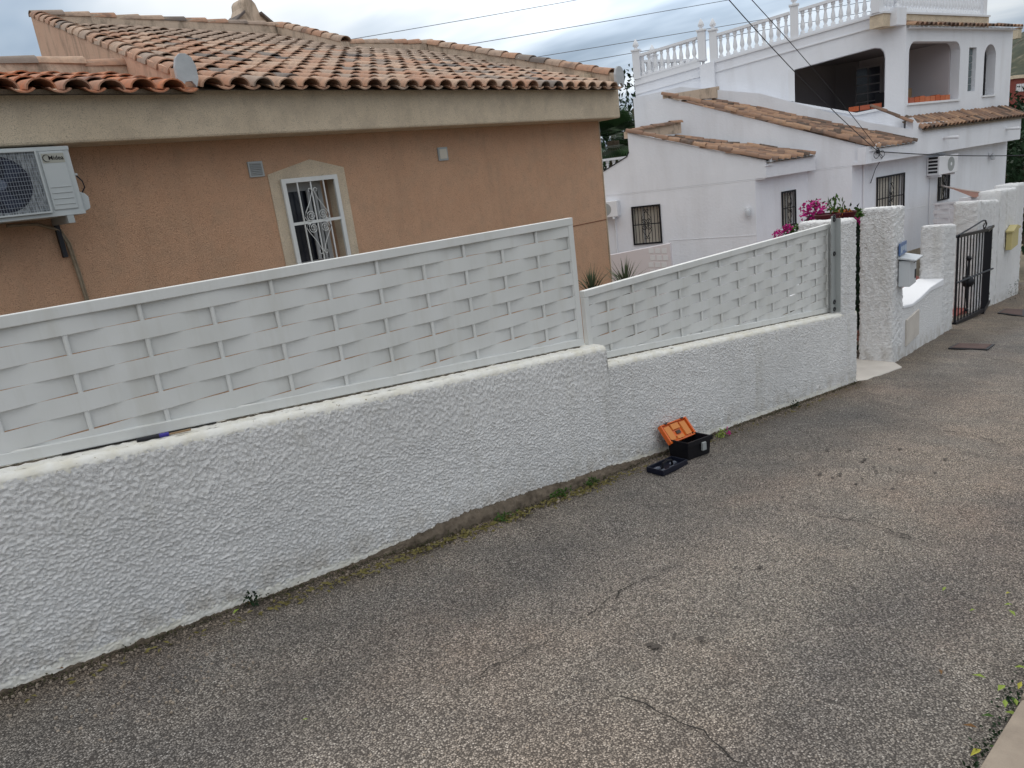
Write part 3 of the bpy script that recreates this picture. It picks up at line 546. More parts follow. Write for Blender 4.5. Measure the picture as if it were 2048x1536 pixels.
def tmtx(pos, ydir, xdir, jit=.01, roll=0):
    y = V(ydir).normalized(); x = V(xdir); x = (x - y*x.dot(y)).normalized(); z = x.cross(y)
    if z.z < 0: x = -x; z = -z
    r = Matrix((x, y, z)).transposed().to_4x4(); j = Matrix.Rotation(random.gauss(0, jit), 4, 'Z') @ Matrix.Rotation(random.gauss(0, jit), 4, 'X') @ Matrix.Rotation(random.gauss(0, jit*1.5), 4, 'Y')
    return Matrix.Translation(V(pos)) @ r @ j
def join_tiles(name, me, mats, parent, m):
    co = np.empty(len(me.vertices)*3, dtype=np.float32); me.vertices.foreach_get('co', co); co = co.reshape(-1, 3); fs = [tuple(p.vertices) for p in me.polygons]; off = off_of(parent)
    Vs = []; Fs = []
    for k, mm in enumerate(mats):
        A = np.array(mm)[:3]; Vs.append(co @ A[:, :3].T + A[:, 3] - np.array(off)); b = k*len(co); Fs += [tuple(b+i for i in f) for f in fs]
    nm = bpy.data.meshes.new(name); nm.from_pydata(np.concatenate(Vs).tolist(), [], Fs); nm.materials.append(m)
    for p in nm.polygons: p.use_smooth = True
    o = bpy.data.objects.new(name, nm); C.objects.link(o); o.parent = parent; o['kind'] = 'stuff'; return o
T_COV = tile_mesh('roof_tile', .098, .076, .42); T_CHN = tile_mesh('channel_tile', .092, .075, .42, flip=True, arc=1.9); T_CAP = tile_mesh('cap_tile', .105, .086, .40)
T_COVO = tile_mesh('roof_tile_orange', .10, .075, .42, m=M_TILEO); T_CHNO = tile_mesh('channel_tile_orange', .092, .075, .42, flip=True, m=M_TILEO, arc=1.9)
T_W = tile_mesh('roof_tile_weathered', .088, .068, .38, m=M_TILEW, seg=6); T_WS = tile_mesh('roof_tile_weathered_small', .085, .07, .36, m=M_TILEW, seg=6)

# ================================================================== PEACH HOUSE
H = Fr(0, 0, 3.74)
house = thing('peach_house', H.p(4, 6.5, -2.6), 'peach rendered house with deep beige eaves band and clay tile roof behind the fence', 'house')
zf = -3.4
wx0, wx1, wz0, wz1 = 3.715, 4.30, -.555, .262
mb = MB(); mb.prism(H, [(-3, zf), (8.77, zf), (8.80, 1.08), (-3, 1.08)], 6.5, 6.75, holes=[[(wx0, wz0), (wx1, wz0), (wx1, wz1), (wx0, wz1)]]); mb.build('front_wall', M_PEACH, house)
mb = MB(); mb.fbox(H, 8.52, 8.79, 6.751, 13, zf, .9); mb.build('side_wall', M_PEACH, house)
mb = MB(); mb.fbox(H, 8.795, 8.806, 6.49, 6.9, zf, .655); mb.build('corner_bead', M_BEIGE, house)
# shallow groove line low on the wall
mb = MB(); mb.fbox(H, 5.2, 8.79, 6.495, 6.502, -.706, -.694); mb.build('groove', mat('groove_line', (.20, .09, .05), .9), house)
mb = MB(); mb.fbox(H, -3, 8.92, 6.2, 6.55, .664, 1.045); mb.build('eaves_band', M_BEIGE, house, bevel=.02)
mb = MB(); mb.fbox(H, 8.62, 8.92, 6.551, 10.2, .664, 1.3); mb.build('eaves_band_side', M_BEIGE, house)
# surround of the window
mb = MB(); mb.prism(H, [(3.585, -.62), (4.44, -.62), (4.435, .345), (4.06, .445), (3.585, .335)], 6.492, 6.51, holes=[[(wx0, wz0), (wx1, wz0), (wx1, wz1), (wx0, wz1)]]); mb.build('window_surround', M_BEIGE, house)
win = thing('w', (0, 0, 0), None, None); bpy.data.objects.remove(win)
wf = MB(); wf.prism(H, [(wx0, wz0), (wx0+.50, wz0), (wx0+.50, wz1), (wx0, wz1)], 6.63, 6.67, holes=[[(wx0+.02, wz0+.03), (wx0+.455, wz0+.03), (wx0+.455, wz1-.10), (wx0+.02, wz1-.10)]])
wo_ = wf.build('window', M_ALU, house)
MB().fbox(H, wx0+.315, wx0+.35, 6.61, 6.629, wz0+.03, wz1-.10).build('sash', M_ALU, wo_)
MB().fbox(H, wx0+.40, wx0+.425, 6.61, 6.629, wz0, wz1-.1).build('sash', M_ALU, wo_)
MB().fbox(H, wx0+.01, wx1-.1, 6.655, 6.66, wz0, wz1-.02).build('pane', M_GLASS, wo_)
mb = MB()
for k in range(9): mb.tube([H.p(wx0+.06+.03*k+.008*(k % 2), 6.69, wz0), H.p(wx0+.06+.03*k, 6.69, wz1-.1)], .012, 6)
mb.build('curtain', M_CURT, wo_)
MB().fbox(H, wx0, wx1-.06, 6.70, 6.74, wz0, wz1).build('dark_backing', M_GLASS, wo_)
mb = MB(); mb.prism(H, [(wx0-.02, wz0-.02), (wx1+.02, wz0-.02), (wx1+.02, wz1+.02), (wx0-.02, wz1+.02)], 6.462, 6.488, holes=[[(wx0+.022, wz0+.02), (wx1-.022, wz0+.02), (wx1-.022, wz1-.022), (wx0+.022, wz1-.022)]])
gr = mb.build('window_grille', M_PAINT, house)
mb = MB(); mb.fbox(H, wx1-.004, wx1+.002, 6.512, 6.629, wz0, wz1); mb.fbox(H, wx0, wx1-.005, 6.512, 6.629, wz1-.004, wz1+.002); mb.build('window_reveal', M_BEIGE, house)
for k in (1, 2, 3): MB().fbox(H, wx0+.146*k-.006, wx0+.146*k+.006, 6.468, 6.48, wz0+.02, wz1-.02).build('grille_bar', M_PAINT, gr)
zc_ = -.143; uc = wx0+.292
MB().fbox(H, wx0, wx1, 6.464, 6.467, zc_-.014, zc_+.014).build('grille_bar', M_PAINT, gr)
for sx in (-1, 1):
    for sz in (-1, 1):
        pts = [(uc+sx*.005, zc_+sz*.30), (uc+sx*.05, zc_+sz*.20), (uc+sx*.115, zc_+sz*.10), (uc+sx*.14, zc_+sz*.055), (uc+sx*.12, zc_+sz*.02)]
        cx, cz = uc+sx*.066, zc_+sz*.060
        for t_ in np.linspace(0, 4.2*math.pi, 34): r_ = .052*(1-t_/(4.2*math.pi)*.85); an = -math.pi/2*1.0 - t_; pts.append((cx - sx*r_*math.cos(an)*1.0, cz + sz*r_*math.sin(an)))
        MB().tube([H.p(a, 6.458, b) for a, b in pts], .0042, 5).build('scroll', M_PAINT, gr)
        hk = [(uc+sx*(.012+.018*(1-math.cos(t_))), zc_+sz*(.30+.018*math.sin(t_))) for t_ in np.linspace(0, 4.2, 9)]
        MB().tube([H.p(a, 6.458, b) for a, b in hk], .0042, 5).build('scroll', M_PAINT, gr)
for (x0, x1, z0_, z1_, m_) in ((3.405, 3.552, .325, .462, M_GALV), (5.722, 5.866, .322, .466, M_GALV)):
    fo = MB().fbox(H, x0, x1, 6.485, 6.5, z0_, z1_).build('wall_vent', m_, house)
    for k in range(7): 
        if x0 < 5 : MB().hexa([H.p(x0+.018, 6.478, z0_+.018+.0155*k), H.p(x1-.018, 6.478, z0_+.018+.0155*k), H.p(x1-.018, 6.486, z0_+.026+.0155*k), H.p(x0+.018, 6.486, z0_+.026+.0155*k), H.p(x0+.018, 6.474, z0_+.020+.0155*k), H.p(x1-.018, 6.474, z0_+.020+.0155*k), H.p(x1-.018, 6.486, z0_+.030+.0155*k), H.p(x0+.018, 6.486, z0_+.030+.0155*k)]).build('louvre', M_ALU, fo)
    if x0 > 5: MB().fbox(H, x0+.02, x1-.02, 6.478, 6.4849, z0_+.02, z1_-.02).build('vent_cover', M_SHUT, fo)
# roof planes
s1 = .307; zA = lambda d: 1.075+s1*(d-6.2); sL = .225; zL = lambda d: 1.035+sL*(d-6.2)
uL = lambda d: 2.86+.14*(d-6.2); uR = lambda d: 8.86+.04*(d-6.2)
mb = MB(); mb.add([H.p(uL(6.1), 6.1, zA(6.1)-.03), H.p(uR(6.1), 6.1, zA(6.1)-.03), H.p(9.1, 10, zA(10)-.03), H.p(7.26, 10, zA(10)-.03), H.p(7.3, 11.8, zA(11.8)-.03), H.p(uL(11.8), 11.8, zA(11.8)-.03)], [(0, 1, 2, 3, 4, 5)])
mb.add([H.p(-2, 6.1, zL(6.1)-.03), H.p(2.9, 6.1, zL(6.1)-.03), H.p(3.05, 7.6, zL(7.6)-.03), H.p(-2, 7.6, zL(7.6)-.03)], [(0, 1, 2, 3)]); mb.build('roof_deck', M_MORT, house)
cov = []; chn = []; dd = .296; pu = .2325
for r in range(20):
    d0 = 6.055+dd*r
    for c in range(27):
        u = 3.02+pu*c
        if u < uL(d0)+.11: continue
        if u > (8.72 if d0 < 9.75 else 7.18) or d0 > 11.6: continue
        pos = H.p(u+random.gauss(0, .004), d0, zA(d0)+.005+random.gauss(0, .003)); yd = (H.p(u, d0+1, 0)-H.p(u, d0, 0))+V((0, 0, s1-.035)); cov.append((pos.length, tmtx(pos, yd, H.e, .012), T_COV, M_TILE))
        pos = H.p(u+pu/2, d0-.02, zA(d0)+.050); chn.append((pos.length, tmtx(pos, yd, H.e, .006), T_CHN, r))
for r in range(5):
    d0 = 6.055+dd*r
    for c in range(15):
        u = 2.70-pu*c
        pos = H.p(u, d0, zL(d0)+.012+random.gauss(0, .003)); yd = (H.p(u, d0+1, 0)-H.p(u, d0, 0))+V((0, 0, sL-.035)); cov.append((pos.length, tmtx(pos, yd, H.e, .012), T_COVO, M_TILEO))
        pos = H.p(u+pu/2, d0-.02, zL(d0)+.057); chn.append((pos.length, tmtx(pos, yd, H.e, .006), T_CHNO, r))
inview = lambda m: (lambda p: (0 < p.dot(FW)) and abs(p.dot(RR)/p.dot(FW)) < .73)(m.translation)
vis = sorted([c for c in cov if inview(c[1])], key=lambda c: c[0]); hid = [c for c in cov if not inview(c[1])]
for _, m_, me, _m in vis[:296]: inst('roof_tile', me, m_, house)
far_ = vis[296:]
for T_, M_ in ((T_COV, M_TILE), (T_COVO, M_TILEO)):
    ms = [m_ for _, m_, me, _m in far_+hid if me is T_]
    if ms: join_tiles('roof_tile_field', T_, ms, house, M_)
for _, m_, me, r in chn:
    if r == 0 and inview(m_): inst('channel_tile', me, m_, house)
for T_, M_ in ((T_CHN, M_TILE), (T_CHNO, M_TILEO)):
    ms = [m_ for _, m_, me, r in chn if me is T_ and not (r == 0 and inview(m_))]
    join_tiles('channel_tile_field', T_, ms, house, M_)
def pwall(name, a, b, th, zb, zt, m, parent=house):  # a,b plan points (u,d); zb,zt pairs
    A = H.p(a[0], a[1], 0); B = H.p(b[0], b[1], 0); n = (B-A).normalized(); n = V((-n.y, n.x, 0))*th/2; k = V((0, 0, 1))
    return MB().hexa([A-n+k*zb[0], B-n+k*zb[1], B+n+k*zb[1], A+n+k*zb[0], A-n+k*zt[0], B-n+k*zt[1], B+n+k*zt[1], A+n+k*zt[0]]).build(name, m, parent)
def caps(a, b, za, zb_, n, T=T_CAP, parent=house, up=True, nm='cap_tile', lift=.0):
    A = H.p(a[0], a[1], za+lift); B = H.p(b[0], b[1], zb_+lift)
    for k in range(n):
        p = A.lerp(B, k/n); d_ = (B-A).normalized(); inst(nm, T, tmtx(p, d_+V((0, 0, -.03)), d_.cross(V((0, 0, 1))), .015), parent)
pwall('gable_parapet', (uL(6.22), 6.22), (uL(11.8), 11.8), .17, (.9, zL(11.8)-1.2), (1.20, 2.93), M_PARA2)
caps((uL(6.24), 6.24), (uL(11.8), 11.8), 1.165, 2.90, 19)
pwall('ridge_parapet', (uL(11.8), 11.9), (7.30, 11.9), .17, (zA(11.8)-.6,)*2, (2.97, 3.02), M_PARA)
caps((7.40, 11.9), (uL(11.8), 11.9), 2.99, 2.94, 11)
pwall('step_parapet', (7.26, 10.0), (7.31, 11.8), .17, (zA(10)-.5, zA(11.8)-.5), (2.36, 3.02), M_PARA)
caps((7.26, 9.98), (7.31, 11.82), 2.36, 2.99, 7)
pwall('ridge_parapet', (7.28, 10.1), (9.12, 10.1), .17, (zA(10)-.5,)*2, (2.36, 2.44), M_PARA)
caps((9.10, 10.1), (7.34, 10.1), 2.42, 2.35, 6)
pwall('gable_parapet', (uR(6.22), 6.22), (uR(10.0), 10.0), .15, (.9, 1.9), (1.25, 2.42), M_PARA)
caps((uR(6.24), 6.24), (uR(10), 10.0), 1.235, 2.40, 13)
pwall('ridge_parapet', (-2, 7.62), (3.0, 7.62), .16, (1.0, 1.0), (1.485, 1.50), M_PARA)
caps((3.0, 7.62), (-2, 7.62), 1.475, 1.46, 13)
# house body behind roof
MB().fbox(H, 3.8, 7.3, 12.0, 12.2, .5, 2.9).build('rear_wall', M_PARA, house)
MB().fbox(H, 7.3, 9.1, 10.2, 12.2, zf, 2.3).build('rear_wall', M_PARA, house)
# cement end caps on the two gable walls
def endcap(uc, w_, zb, zt, rot=0):
    pts = [(uc-w_/2, zb+.03), (uc-w_*.30, zb-.03), (uc-w_*.15, zb+.005), (uc+w_*.15, zb+.01), (uc+w_*.34, zb-.035), (uc+w_/2, zb+.03), (uc+w_/2, zt-.09), (uc+w_*.36, zt-.025), (uc+w_*.12, zt), (uc-w_*.15, zt), (uc-w_*.38, zt-.035), (uc-w_/2, zt-.10)]
    MB().prism(H, pts, 6.075, 6.11).build('end_plate', M_PLATE, house)
endcap(2.84, .17, 1.07, 1.285); endcap(8.80, .19, 1.085, 1.31)
# chimney pot on the ridge
chi = MB()
chi.prism(H, [(6.70, 3.08), (7.50, 3.08), (7.28, 3.26), (7.22, 3.44), (7.14, 3.53), (7.02, 3.53), (6.96, 3.46), (6.95, 3.36), (6.9, 3.26)], 12.3, 12.7); chim = chi.build('chimney', M_PARA, house, bevel=.03)
MB().fbox(H, 6.78, 7.42, 12.25, 12.75, 2.6, 3.1).build('chimney_base', M_PARA, chim)
for a, b in (((6.60, 3.03), (6.95, 3.30)), ((7.60, 3.03), (7.25, 3.30))): MB().prism(H, [a, b, (b[0], b[1]-.04), (a[0], a[1]-.04)], 12.22, 12.78).build('chimney_roof', M_TILE, chim)

# ---- air conditioner on the peach wall
ac = thing('air_conditioner', H.p(1.45, 6.3, .15), 'large white air conditioning unit with round fan mounted high on the peach wall', 'air conditioner')
U0, U1, ZB, ZT, NF = 1.04, 1.846, .155, .638, 6.10
body = MB().fbox(H, U0, U1, NF, 6.40, ZB, ZT).build('casing', M_AC, ac, bevel=.006)
MB().fbox(H, U0-.002, U1+.002, NF-.004, NF+.02, ZT-.028, ZT-.002).build('top_trim', M_AC, ac)
MB().fbox(H, U0-.002, U1+.002, NF-.004, NF+.02, ZB+.002, ZB+.026).build('bottom_trim', M_AC, ac)
cu, cz = 1.365, .402
gx0, gx1, gz0, gz1 = 1.115, 1.617, .196, .607
MB().fbox(H, gx0, gx1, NF-.006, NF-.0005, gz0, gz1).build('coil_panel', mat('coil_fins', (.20, .22, .23), .6, build=lambda g: (g.col(g.mix(g.ramp(g.noise(160, 1, .5, g.pos((1, .2, .1))), [(.4, 0.), (.6, 1.)]), (.10, .11, .12), (.30, .32, .33))))), ac)
disc = MB(); R_ = .19; ring = [H.p(cu+R_*math.cos(a), NF-.0075, cz+R_*math.sin(a)) for a in np.linspace(0, 2*math.pi, 41)[:-1]]; disc.add(ring, [tuple(range(40))]); disc.build('fan_opening', M_ACD, ac)
fan = MB(); fan.tube([H.p(cu, NF-.009, cz), H.p(cu, NF-.014, cz)], .036, 14).build('fan_hub', mat('hub_grey', (.10, .12, .17), .5), ac)
for k in range(3):
    a0 = 2.1*k; bl = [H.p(cu+r_*math.cos(a0+t_), NF-.0085-.001*j, cz+r_*math.sin(a0+t_)) for j, (r_, t_) in enumerate(((.03, 0), (.10, .25), (.18, .55), (.18, 1.25), (.10, 1.1), (.03, .8)))]
    MB().add(bl, [tuple(range(6))]).build('fan_blade', mat('blade_blue', (.02, .026, .05), .4), ac)
mb = MB(); 
for k in range(29): u = gx0+.017*(k+1); (mb.tube([H.p(u, NF-.02, gz0), H.p(u, NF-.02, gz1)], .0011, 3, False) if u < gx1 else None)
for k in range(14): z = gz0+.029*(k+.5); mb.tube([H.p(gx0, NF-.022, z), H.p(gx1, NF-.022, z)], .0014, 3, False)
mb.build('wire_guard', mat('guard_wire', (.30, .33, .37), .5), ac)
MB().prism(H, [(gx0-.012, gz0-.012), (gx1+.012, gz0-.012), (gx1+.012, gz1+.012), (gx0-.012, gz1+.012)], NF-.026, NF-.0005, holes=[[(gx0, gz0), (gx1, gz0), (gx1, gz1), (gx0, gz1)]]).build('guard_frame', M_AC, ac, bevel=.002)
MB().fbox(H, 1.648, 1.808, NF-.008, NF-.0005, .200, .604).build('service_panel', M_AC, ac, bevel=.004)
MB().fbox(H, 1.658, 1.802, NF-.0095, NF-.0082, .525, .590).build('badge', M_BADGE, ac)
for k in range(4): MB().hexa([H.p(1.662, NF-.0086, .232+.040*k), H.p(1.795, NF-.0086, .232+.040*k), H.p(1.795, NF-.0081, .234+.040*k), H.p(1.662, NF-.0081, .234+.040*k), H.p(1.662, NF-.0125, .238+.040*k), H.p(1.795, NF-.0125, .238+.040*k), H.p(1.795, NF-.0081, .240+.040*k), H.p(1.662, NF-.0081, .240+.040*k)]).build('panel_rib', M_AC, ac)
# brand lettering
cu_t = bpy.data.curves.new('lettering', 'FONT'); cu_t.body = 'Midea'; cu_t.size = .041; cu_t.extrude = .0006; cu_t.offset = .0004; cu_t.space_character = 1.0
to = bpy.data.objects.new('tmp', cu_t); C.objects.link(to); bpy.context.view_layer.update(); me = bpy.data.meshes.new_from_object(to.evaluated_get(bpy.context.evaluated_depsgraph_get())); bpy.data.objects.remove(to); me.materials.clear(); me.materials.append(M_TEXT)
rotm = Matrix((H.e, V((0, 0, 1)), -H.l)).transposed().to_4x4()
inst('lettering', me, Matrix.Translation(H.p(1.697, NF-.0112, .546)) @ rotm, ac)
mb = MB(); arc = [H.p(1.688+.024*math.cos(a), NF-.011, .558+.024*math.sin(a)) for a in np.linspace(.9, 5.3, 20)]; mb.tube(arc, [.0008+.0022*math.sin(math.pi*i/19) for i in range(20)], 5)
mb.build('logo_mark', M_TEXT, ac)
mb = MB(); mb.prism(H, [(1.846, .17), (1.89, .185), (1.90, .20), (1.905, .275), (1.885, .30), (1.846, .318)], 6.13, 6.30); mb.build('valve_cover', M_AC, ac, bevel=.004)
MB().fbox(H, 1.846, 1.872, 6.13, 6.2, .430, .447).build('terminal_cover', M_AC, ac, bevel=.003)
MB().tube([H.p(1.87, 6.16, .43), H.p(1.90, 6.16, .39), H.p(1.905, 6.16, .345), H.p(1.885, 6.18, .31)], .005, 6).build('supply_cable', M_WIRE, ac)
for u in (1.24, 1.735):
    MB().fbox(H, u-.022, u+.022, 6.08, 6.5, ZB-.055, ZB-.001).build('bracket', M_GALV, ac)
    MB().fbox(H, u-.016, u+.016, 6.46, 6.499, ZB-.30, ZB-.05).build('bracket', M_DARKM, ac)
pp = [H.p(1.40, 6.42, ZB-.02), H.p(1.60, 6.46, ZB-.03), H.p(1.735, 6.47, ZB-.09), H.p(1.775, 6.475, ZB-.2), H.p(1.79, 6.48, -.3), H.p(1.80, 6.48, -.8)]
pipe = MB(); pipe.tube(pp, .011, 8); pipe.tube([p+H.e*.017+V((0, 0, .0)) for p in pp], .006, 6); pipe.build('refrigerant_pipe', M_COPPER, ac)

# ================================================================== WHITE HOUSE
A0 = V((16.37, 6.92, 0)); ED = -7.7; GD = 115
Ef = Fr(A0.x, A0.y, ED); Gf2 = Fr(A0.x, A0.y, GD)   # Gf2: n negative = into the building
c0 = A0 + Gf2.e*.88; F3 = Fr(c0.x, c0.y, ED); e0 = c0 - F3.e*1.82; Gf1 = Fr(e0.x, e0.y, GD)
Cc = Ef.p(2.38, .15, 0); Sf = Fr(Cc.x, Cc.y, GD); Lf = Fr(*(Ef.p(1.9, -.3, 0).xy), GD); lo_ = (Lf.o-Sf.o).dot(Sf.l)
wh = thing('white_house', A0+V((2, 1, -3.4)), 'two storey white rendered house with tiled lean-to roofs and arched upper terrace openings', 'house')
ZG = -3.9
def holes_rect(u0, u1, z0, z1): return [(u0, z0), (u1, z0), (u1, z1), (u0, z1)]
# gable block one
w1 = holes_rect(1.97, 2.61, -1.70, -.86)
MB().prism(Gf1, [(0, ZG), (3.25, ZG), (3.25, -.56), (0, -.56)], -.2, 0, holes=[w1]).build('gable_wall', M_HW, wh)
MB().prism(Gf1, [(-.22, -.558), (3.25, -.558), (3.25, -.08), (2.62, .20), (2.57, .28), (2.57, .70), (-.22, -.22)], -.2, .004).build('gable_wall', M_HW, wh)
MB().tube([Gf1.p(3.25, .01, -.07), Gf1.p(2.62, .01, .21), Gf1.p(2.57, .01, .30)], .012, 5).build('flashing_line', M_WIRE, wh)
sw = [(-.96, -1.66), (-.47, -1.66), (-.47, -.91), (-.96, -.91)]
MB().prism(F3, [(-1.82, ZG), (0, ZG), (0, -.56), (-1.82, -.56)], 0, .2, holes=[sw]).build('front_wall', M_HW, wh)
fa = Gf1.p(-.215, 0, 0); FA_ = Fr(fa.x, fa.y, ED)
MB().fbox(FA_, 0, 1.72, 0, .12, -.56, -.24).build('fascia', M_HW, wh); MB().fbox(FA_, .0, 1.72, .121, .36, -.56, -.52).build('soffit', M_HW, wh)
# gable block two
MB().prism(Gf2, [(0, ZG), (3.9, ZG), (3.9, -.56), (0, -.56)], -.2, 0).build('gable_wall', M_HW, wh)
MB().prism(Gf2, [(-.335, -.558), (4.3, -.558), (4.3, 1.38), (3.81, 1.38), (-.335, -.22)], -.2, .004).build('gable_wall', M_HW, wh)
# ground floor street wall and overhanging band
wA = holes_rect(.96, 2.14, -1.92, -.90); wB = holes_rect(3.72, 4.28, -1.735, -1.11)
MB().prism(Ef, [(0, ZG-.6), (7.42, ZG-.6), (7.42, -.56), (0, -.56)], 0, .22, holes=[wA, wB]).build('front_wall', M_HW, wh)
MB().fbox(Ef, 7.2, 7.42, .221, 6, ZG-.6, -.56).build('side_wall', M_HW, wh)
MB().fbox(Ef, 0.0, 7.41, -.3, -.12, -.56, -.205).build('overhang_band', M_HW, wh)
MB().prism(Ef, [(1.9, -.204), (7.41, -.204), (7.41, .02), (2.09, .15), (1.9, .28)], -.3, -.14).build('overhang_band', M_HW, wh)
MB().fbox(Ef, 0, 7.41, -.119, 6.0, -.56, -.50).build('overhang_slab', M_HW, wh)
# upper storey, street side: real openings
def arch(u0, u1, z0, z1, r, n=7, both=True):
    pts = [(u0, z0), (u1, z0), (u1, z1-r)]; pts += [(u1-r+r*math.cos(a), z1-r+r*math.sin(a)) for a in np.linspace(0, math.pi/2, n)[1:]]
    if both: pts += [(u0+r+r*math.cos(a), z1-r+r*math.sin(a)) for a in np.linspace(math.pi/2, math.pi, n)][:-1] + [(u0, z1-r)]
    else: pts += [(u0, z1)]
    return pts
hA = arch(2.53, 4.93, .61, 1.93, .25); hB = arch(6.20, 6.84, .64, 1.86, .3)
hG = holes_rect(5.38, 5.77, .77, 1.79)
MB().prism(Ef, [(2.38, -.2), (7.75, -.2), (7.75, 2.26), (2.38, 2.26)], .15, .37, holes=[hA, hG, hB]).build('upper_wall', M_HW, wh)
MB().fbox(Ef, 7.53, 7.75, .371, 5, -.2, 2.26).build('side_wall', M_HW, wh)
gbk = MB().fbox(Ef, 5.38, 5.77, .26, .30, .77, 1.79).build('glass_block_panel', M_HWP, wh)
for i in range(2):
    for j in range(6): MB().fbox(Ef, 5.395+.19*i, 5.565+.19*i, .235, .2599, .785+.168*j, .938+.168*j).build('glass_block', M_GBL, gbk, bevel=.008)
MB().fbox(Ef, 2.50, 4.97, .11, .149, .565, .612).build('sill', M_HWP, wh); MB().fbox(Ef, 6.16, 6.90, .11, .149, .60, .642).build('sill', M_HWP, wh)
# terrace room
MB().fbox(Ef, 4.7, 7.5, 3.2, 3.35, -.3, 2.0).build('terrace_back_wall', M_INTL, wh); MB().fbox(Ef, .9, 4.69, 3.2, 3.35, -.3, 2.0).build('terrace_back_wall', M_INT, wh)  # left part of the back wall takes the painted-in shade colour
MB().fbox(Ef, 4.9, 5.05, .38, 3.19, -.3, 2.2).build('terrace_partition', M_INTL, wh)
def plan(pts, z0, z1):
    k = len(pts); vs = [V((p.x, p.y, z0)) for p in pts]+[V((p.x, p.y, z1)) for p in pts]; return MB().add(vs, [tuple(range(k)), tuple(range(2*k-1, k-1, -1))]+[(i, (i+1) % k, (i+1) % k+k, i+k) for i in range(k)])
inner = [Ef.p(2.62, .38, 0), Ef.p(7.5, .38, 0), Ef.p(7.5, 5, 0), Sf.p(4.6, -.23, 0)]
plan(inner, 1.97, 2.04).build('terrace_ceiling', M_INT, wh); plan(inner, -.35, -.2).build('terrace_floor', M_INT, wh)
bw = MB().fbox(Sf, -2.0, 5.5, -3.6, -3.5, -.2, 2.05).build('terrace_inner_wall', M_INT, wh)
# upper storey, garden side with the big opening
zt_ = lambda g: 2.64-.105*g
hS = [(.40, .60), (.40, 1.66), (.43, 1.80), (.50, 1.88), (.62, 1.91), (1.3, 1.84), (2.39, 1.72), (2.41, 1.02), (1.0, .56)]
MB().prism(Sf, [(0, -.2), (6.15, -.2), (6.15, zt_(6.15)), (0, zt_(0))], -.22, 0, holes=[hS]).build('upper_wall', M_HW, wh)
for g0, g1 in ((0, 4.15), (4.5, 6.15)):
    MB().slab(Sf, g0, g1, .001, .035, zt_(g0)-.03, zt_(g0)+.01, zt_(g1)-.03, zt_(g1)+.01).build('cornice', M_HWP, wh); MB().slab(Sf, g0, g1, .001, .03, zt_(g0)-.25, zt_(g0)-.225, zt_(g1)-.25, zt_(g1)-.225).build('cornice', M_HWP, wh)
MB().slab(Sf, 4.15, 4.5, .001, .10, -.2, zt_(4.15)+.01, -.2, zt_(4.5)+.01).build('pilaster', M_HW, wh)
# sloping garden-side lower mass under the opening with its rail
gl = Lf.at(1268, 222)[0]; zl = Lf.at(1266, 196)[1]
MB().prism(Lf, [(0, -.2), (gl, -.2), (gl, zl), (5.0, 1.70), (3.2, 1.27), (.9, .30), (0, .02)], lo_*-1+.0, 0).build('lower_mass', M_HW, wh)
MB().slab(Sf, 1.0, 3.5, .001, .05, .25, .31, 1.33, 1.39).build('raking_rail', M_HWP, wh)
MB().prism(Sf, [(.36, .585), (.36, .545), (1.0, .50), (2.45, .97), (2.45, 1.01), (1.0, .545)], .001, .05).build('sill', M_HWP, wh)
MB().prism(Sf, [(2.33, 1.0), (2.47, 1.05), (2.47, 1.74), (2.33, 1.745)], .0, .012).build('jamb_trim', M_HWP, wh)
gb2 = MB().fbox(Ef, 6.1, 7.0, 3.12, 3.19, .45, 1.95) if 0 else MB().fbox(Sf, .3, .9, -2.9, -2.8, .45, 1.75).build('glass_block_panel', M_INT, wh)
for i in range(2):
    for j in range(6): MB().fbox(Sf, .33+.29*i, .59+.29*i, -2.799, -2.78, .48+.21*j, .66+.21*j).build('glass_block', M_GLASS, gb2)
tl = MB(); tl.lathe([(.001, 0), (.14, 0), (.15, .05), (.1, .10), (.001, .1)], Sf.p(1.9, -1.2, 1.95), 10); tl.build('ceiling_lamp', M_DARKM, wh)
# brick row, cardboard and box on the terrace sill
k = 0
bt = thing('brick_row', Ef.p(3.4, .45, .62), 'row of loose orange bricks standing on the terrace sill behind the wide arched opening', 'bricks')
for i in range(9): MB().fbox(Ef, 2.60+.245*i, 2.82+.245*i, .28, .42, .612, .612+(.13 if i % 3 else .15)).build('brick', M_BRICK, bt)
bt2 = thing('brick_row', Sf.p(.8, -.3, .6), 'few orange bricks in the corner of the dark raking terrace opening', 'bricks')
for i in range(3): MB().fbox(Sf, .45+.24*i, .67+.24*i, -.35, -.24, .60, .71).build('brick', M_BRICK, bt2)
cb = thing('cardboard_box', Ef.p(3.9, 1.2, .6), 'brown cardboard sheet and dark crate leaning inside the upper terrace', 'box')
MB().fbox(Ef, 3.75, 4.35, 1.0, 1.06, .5, 1.02).build('cardboard_sheet', M_CARD, cb); MB().fbox(Ef, 3.2, 3.74, .9, 1.3, .5, .98).build('crate', M_DARKM, cb)
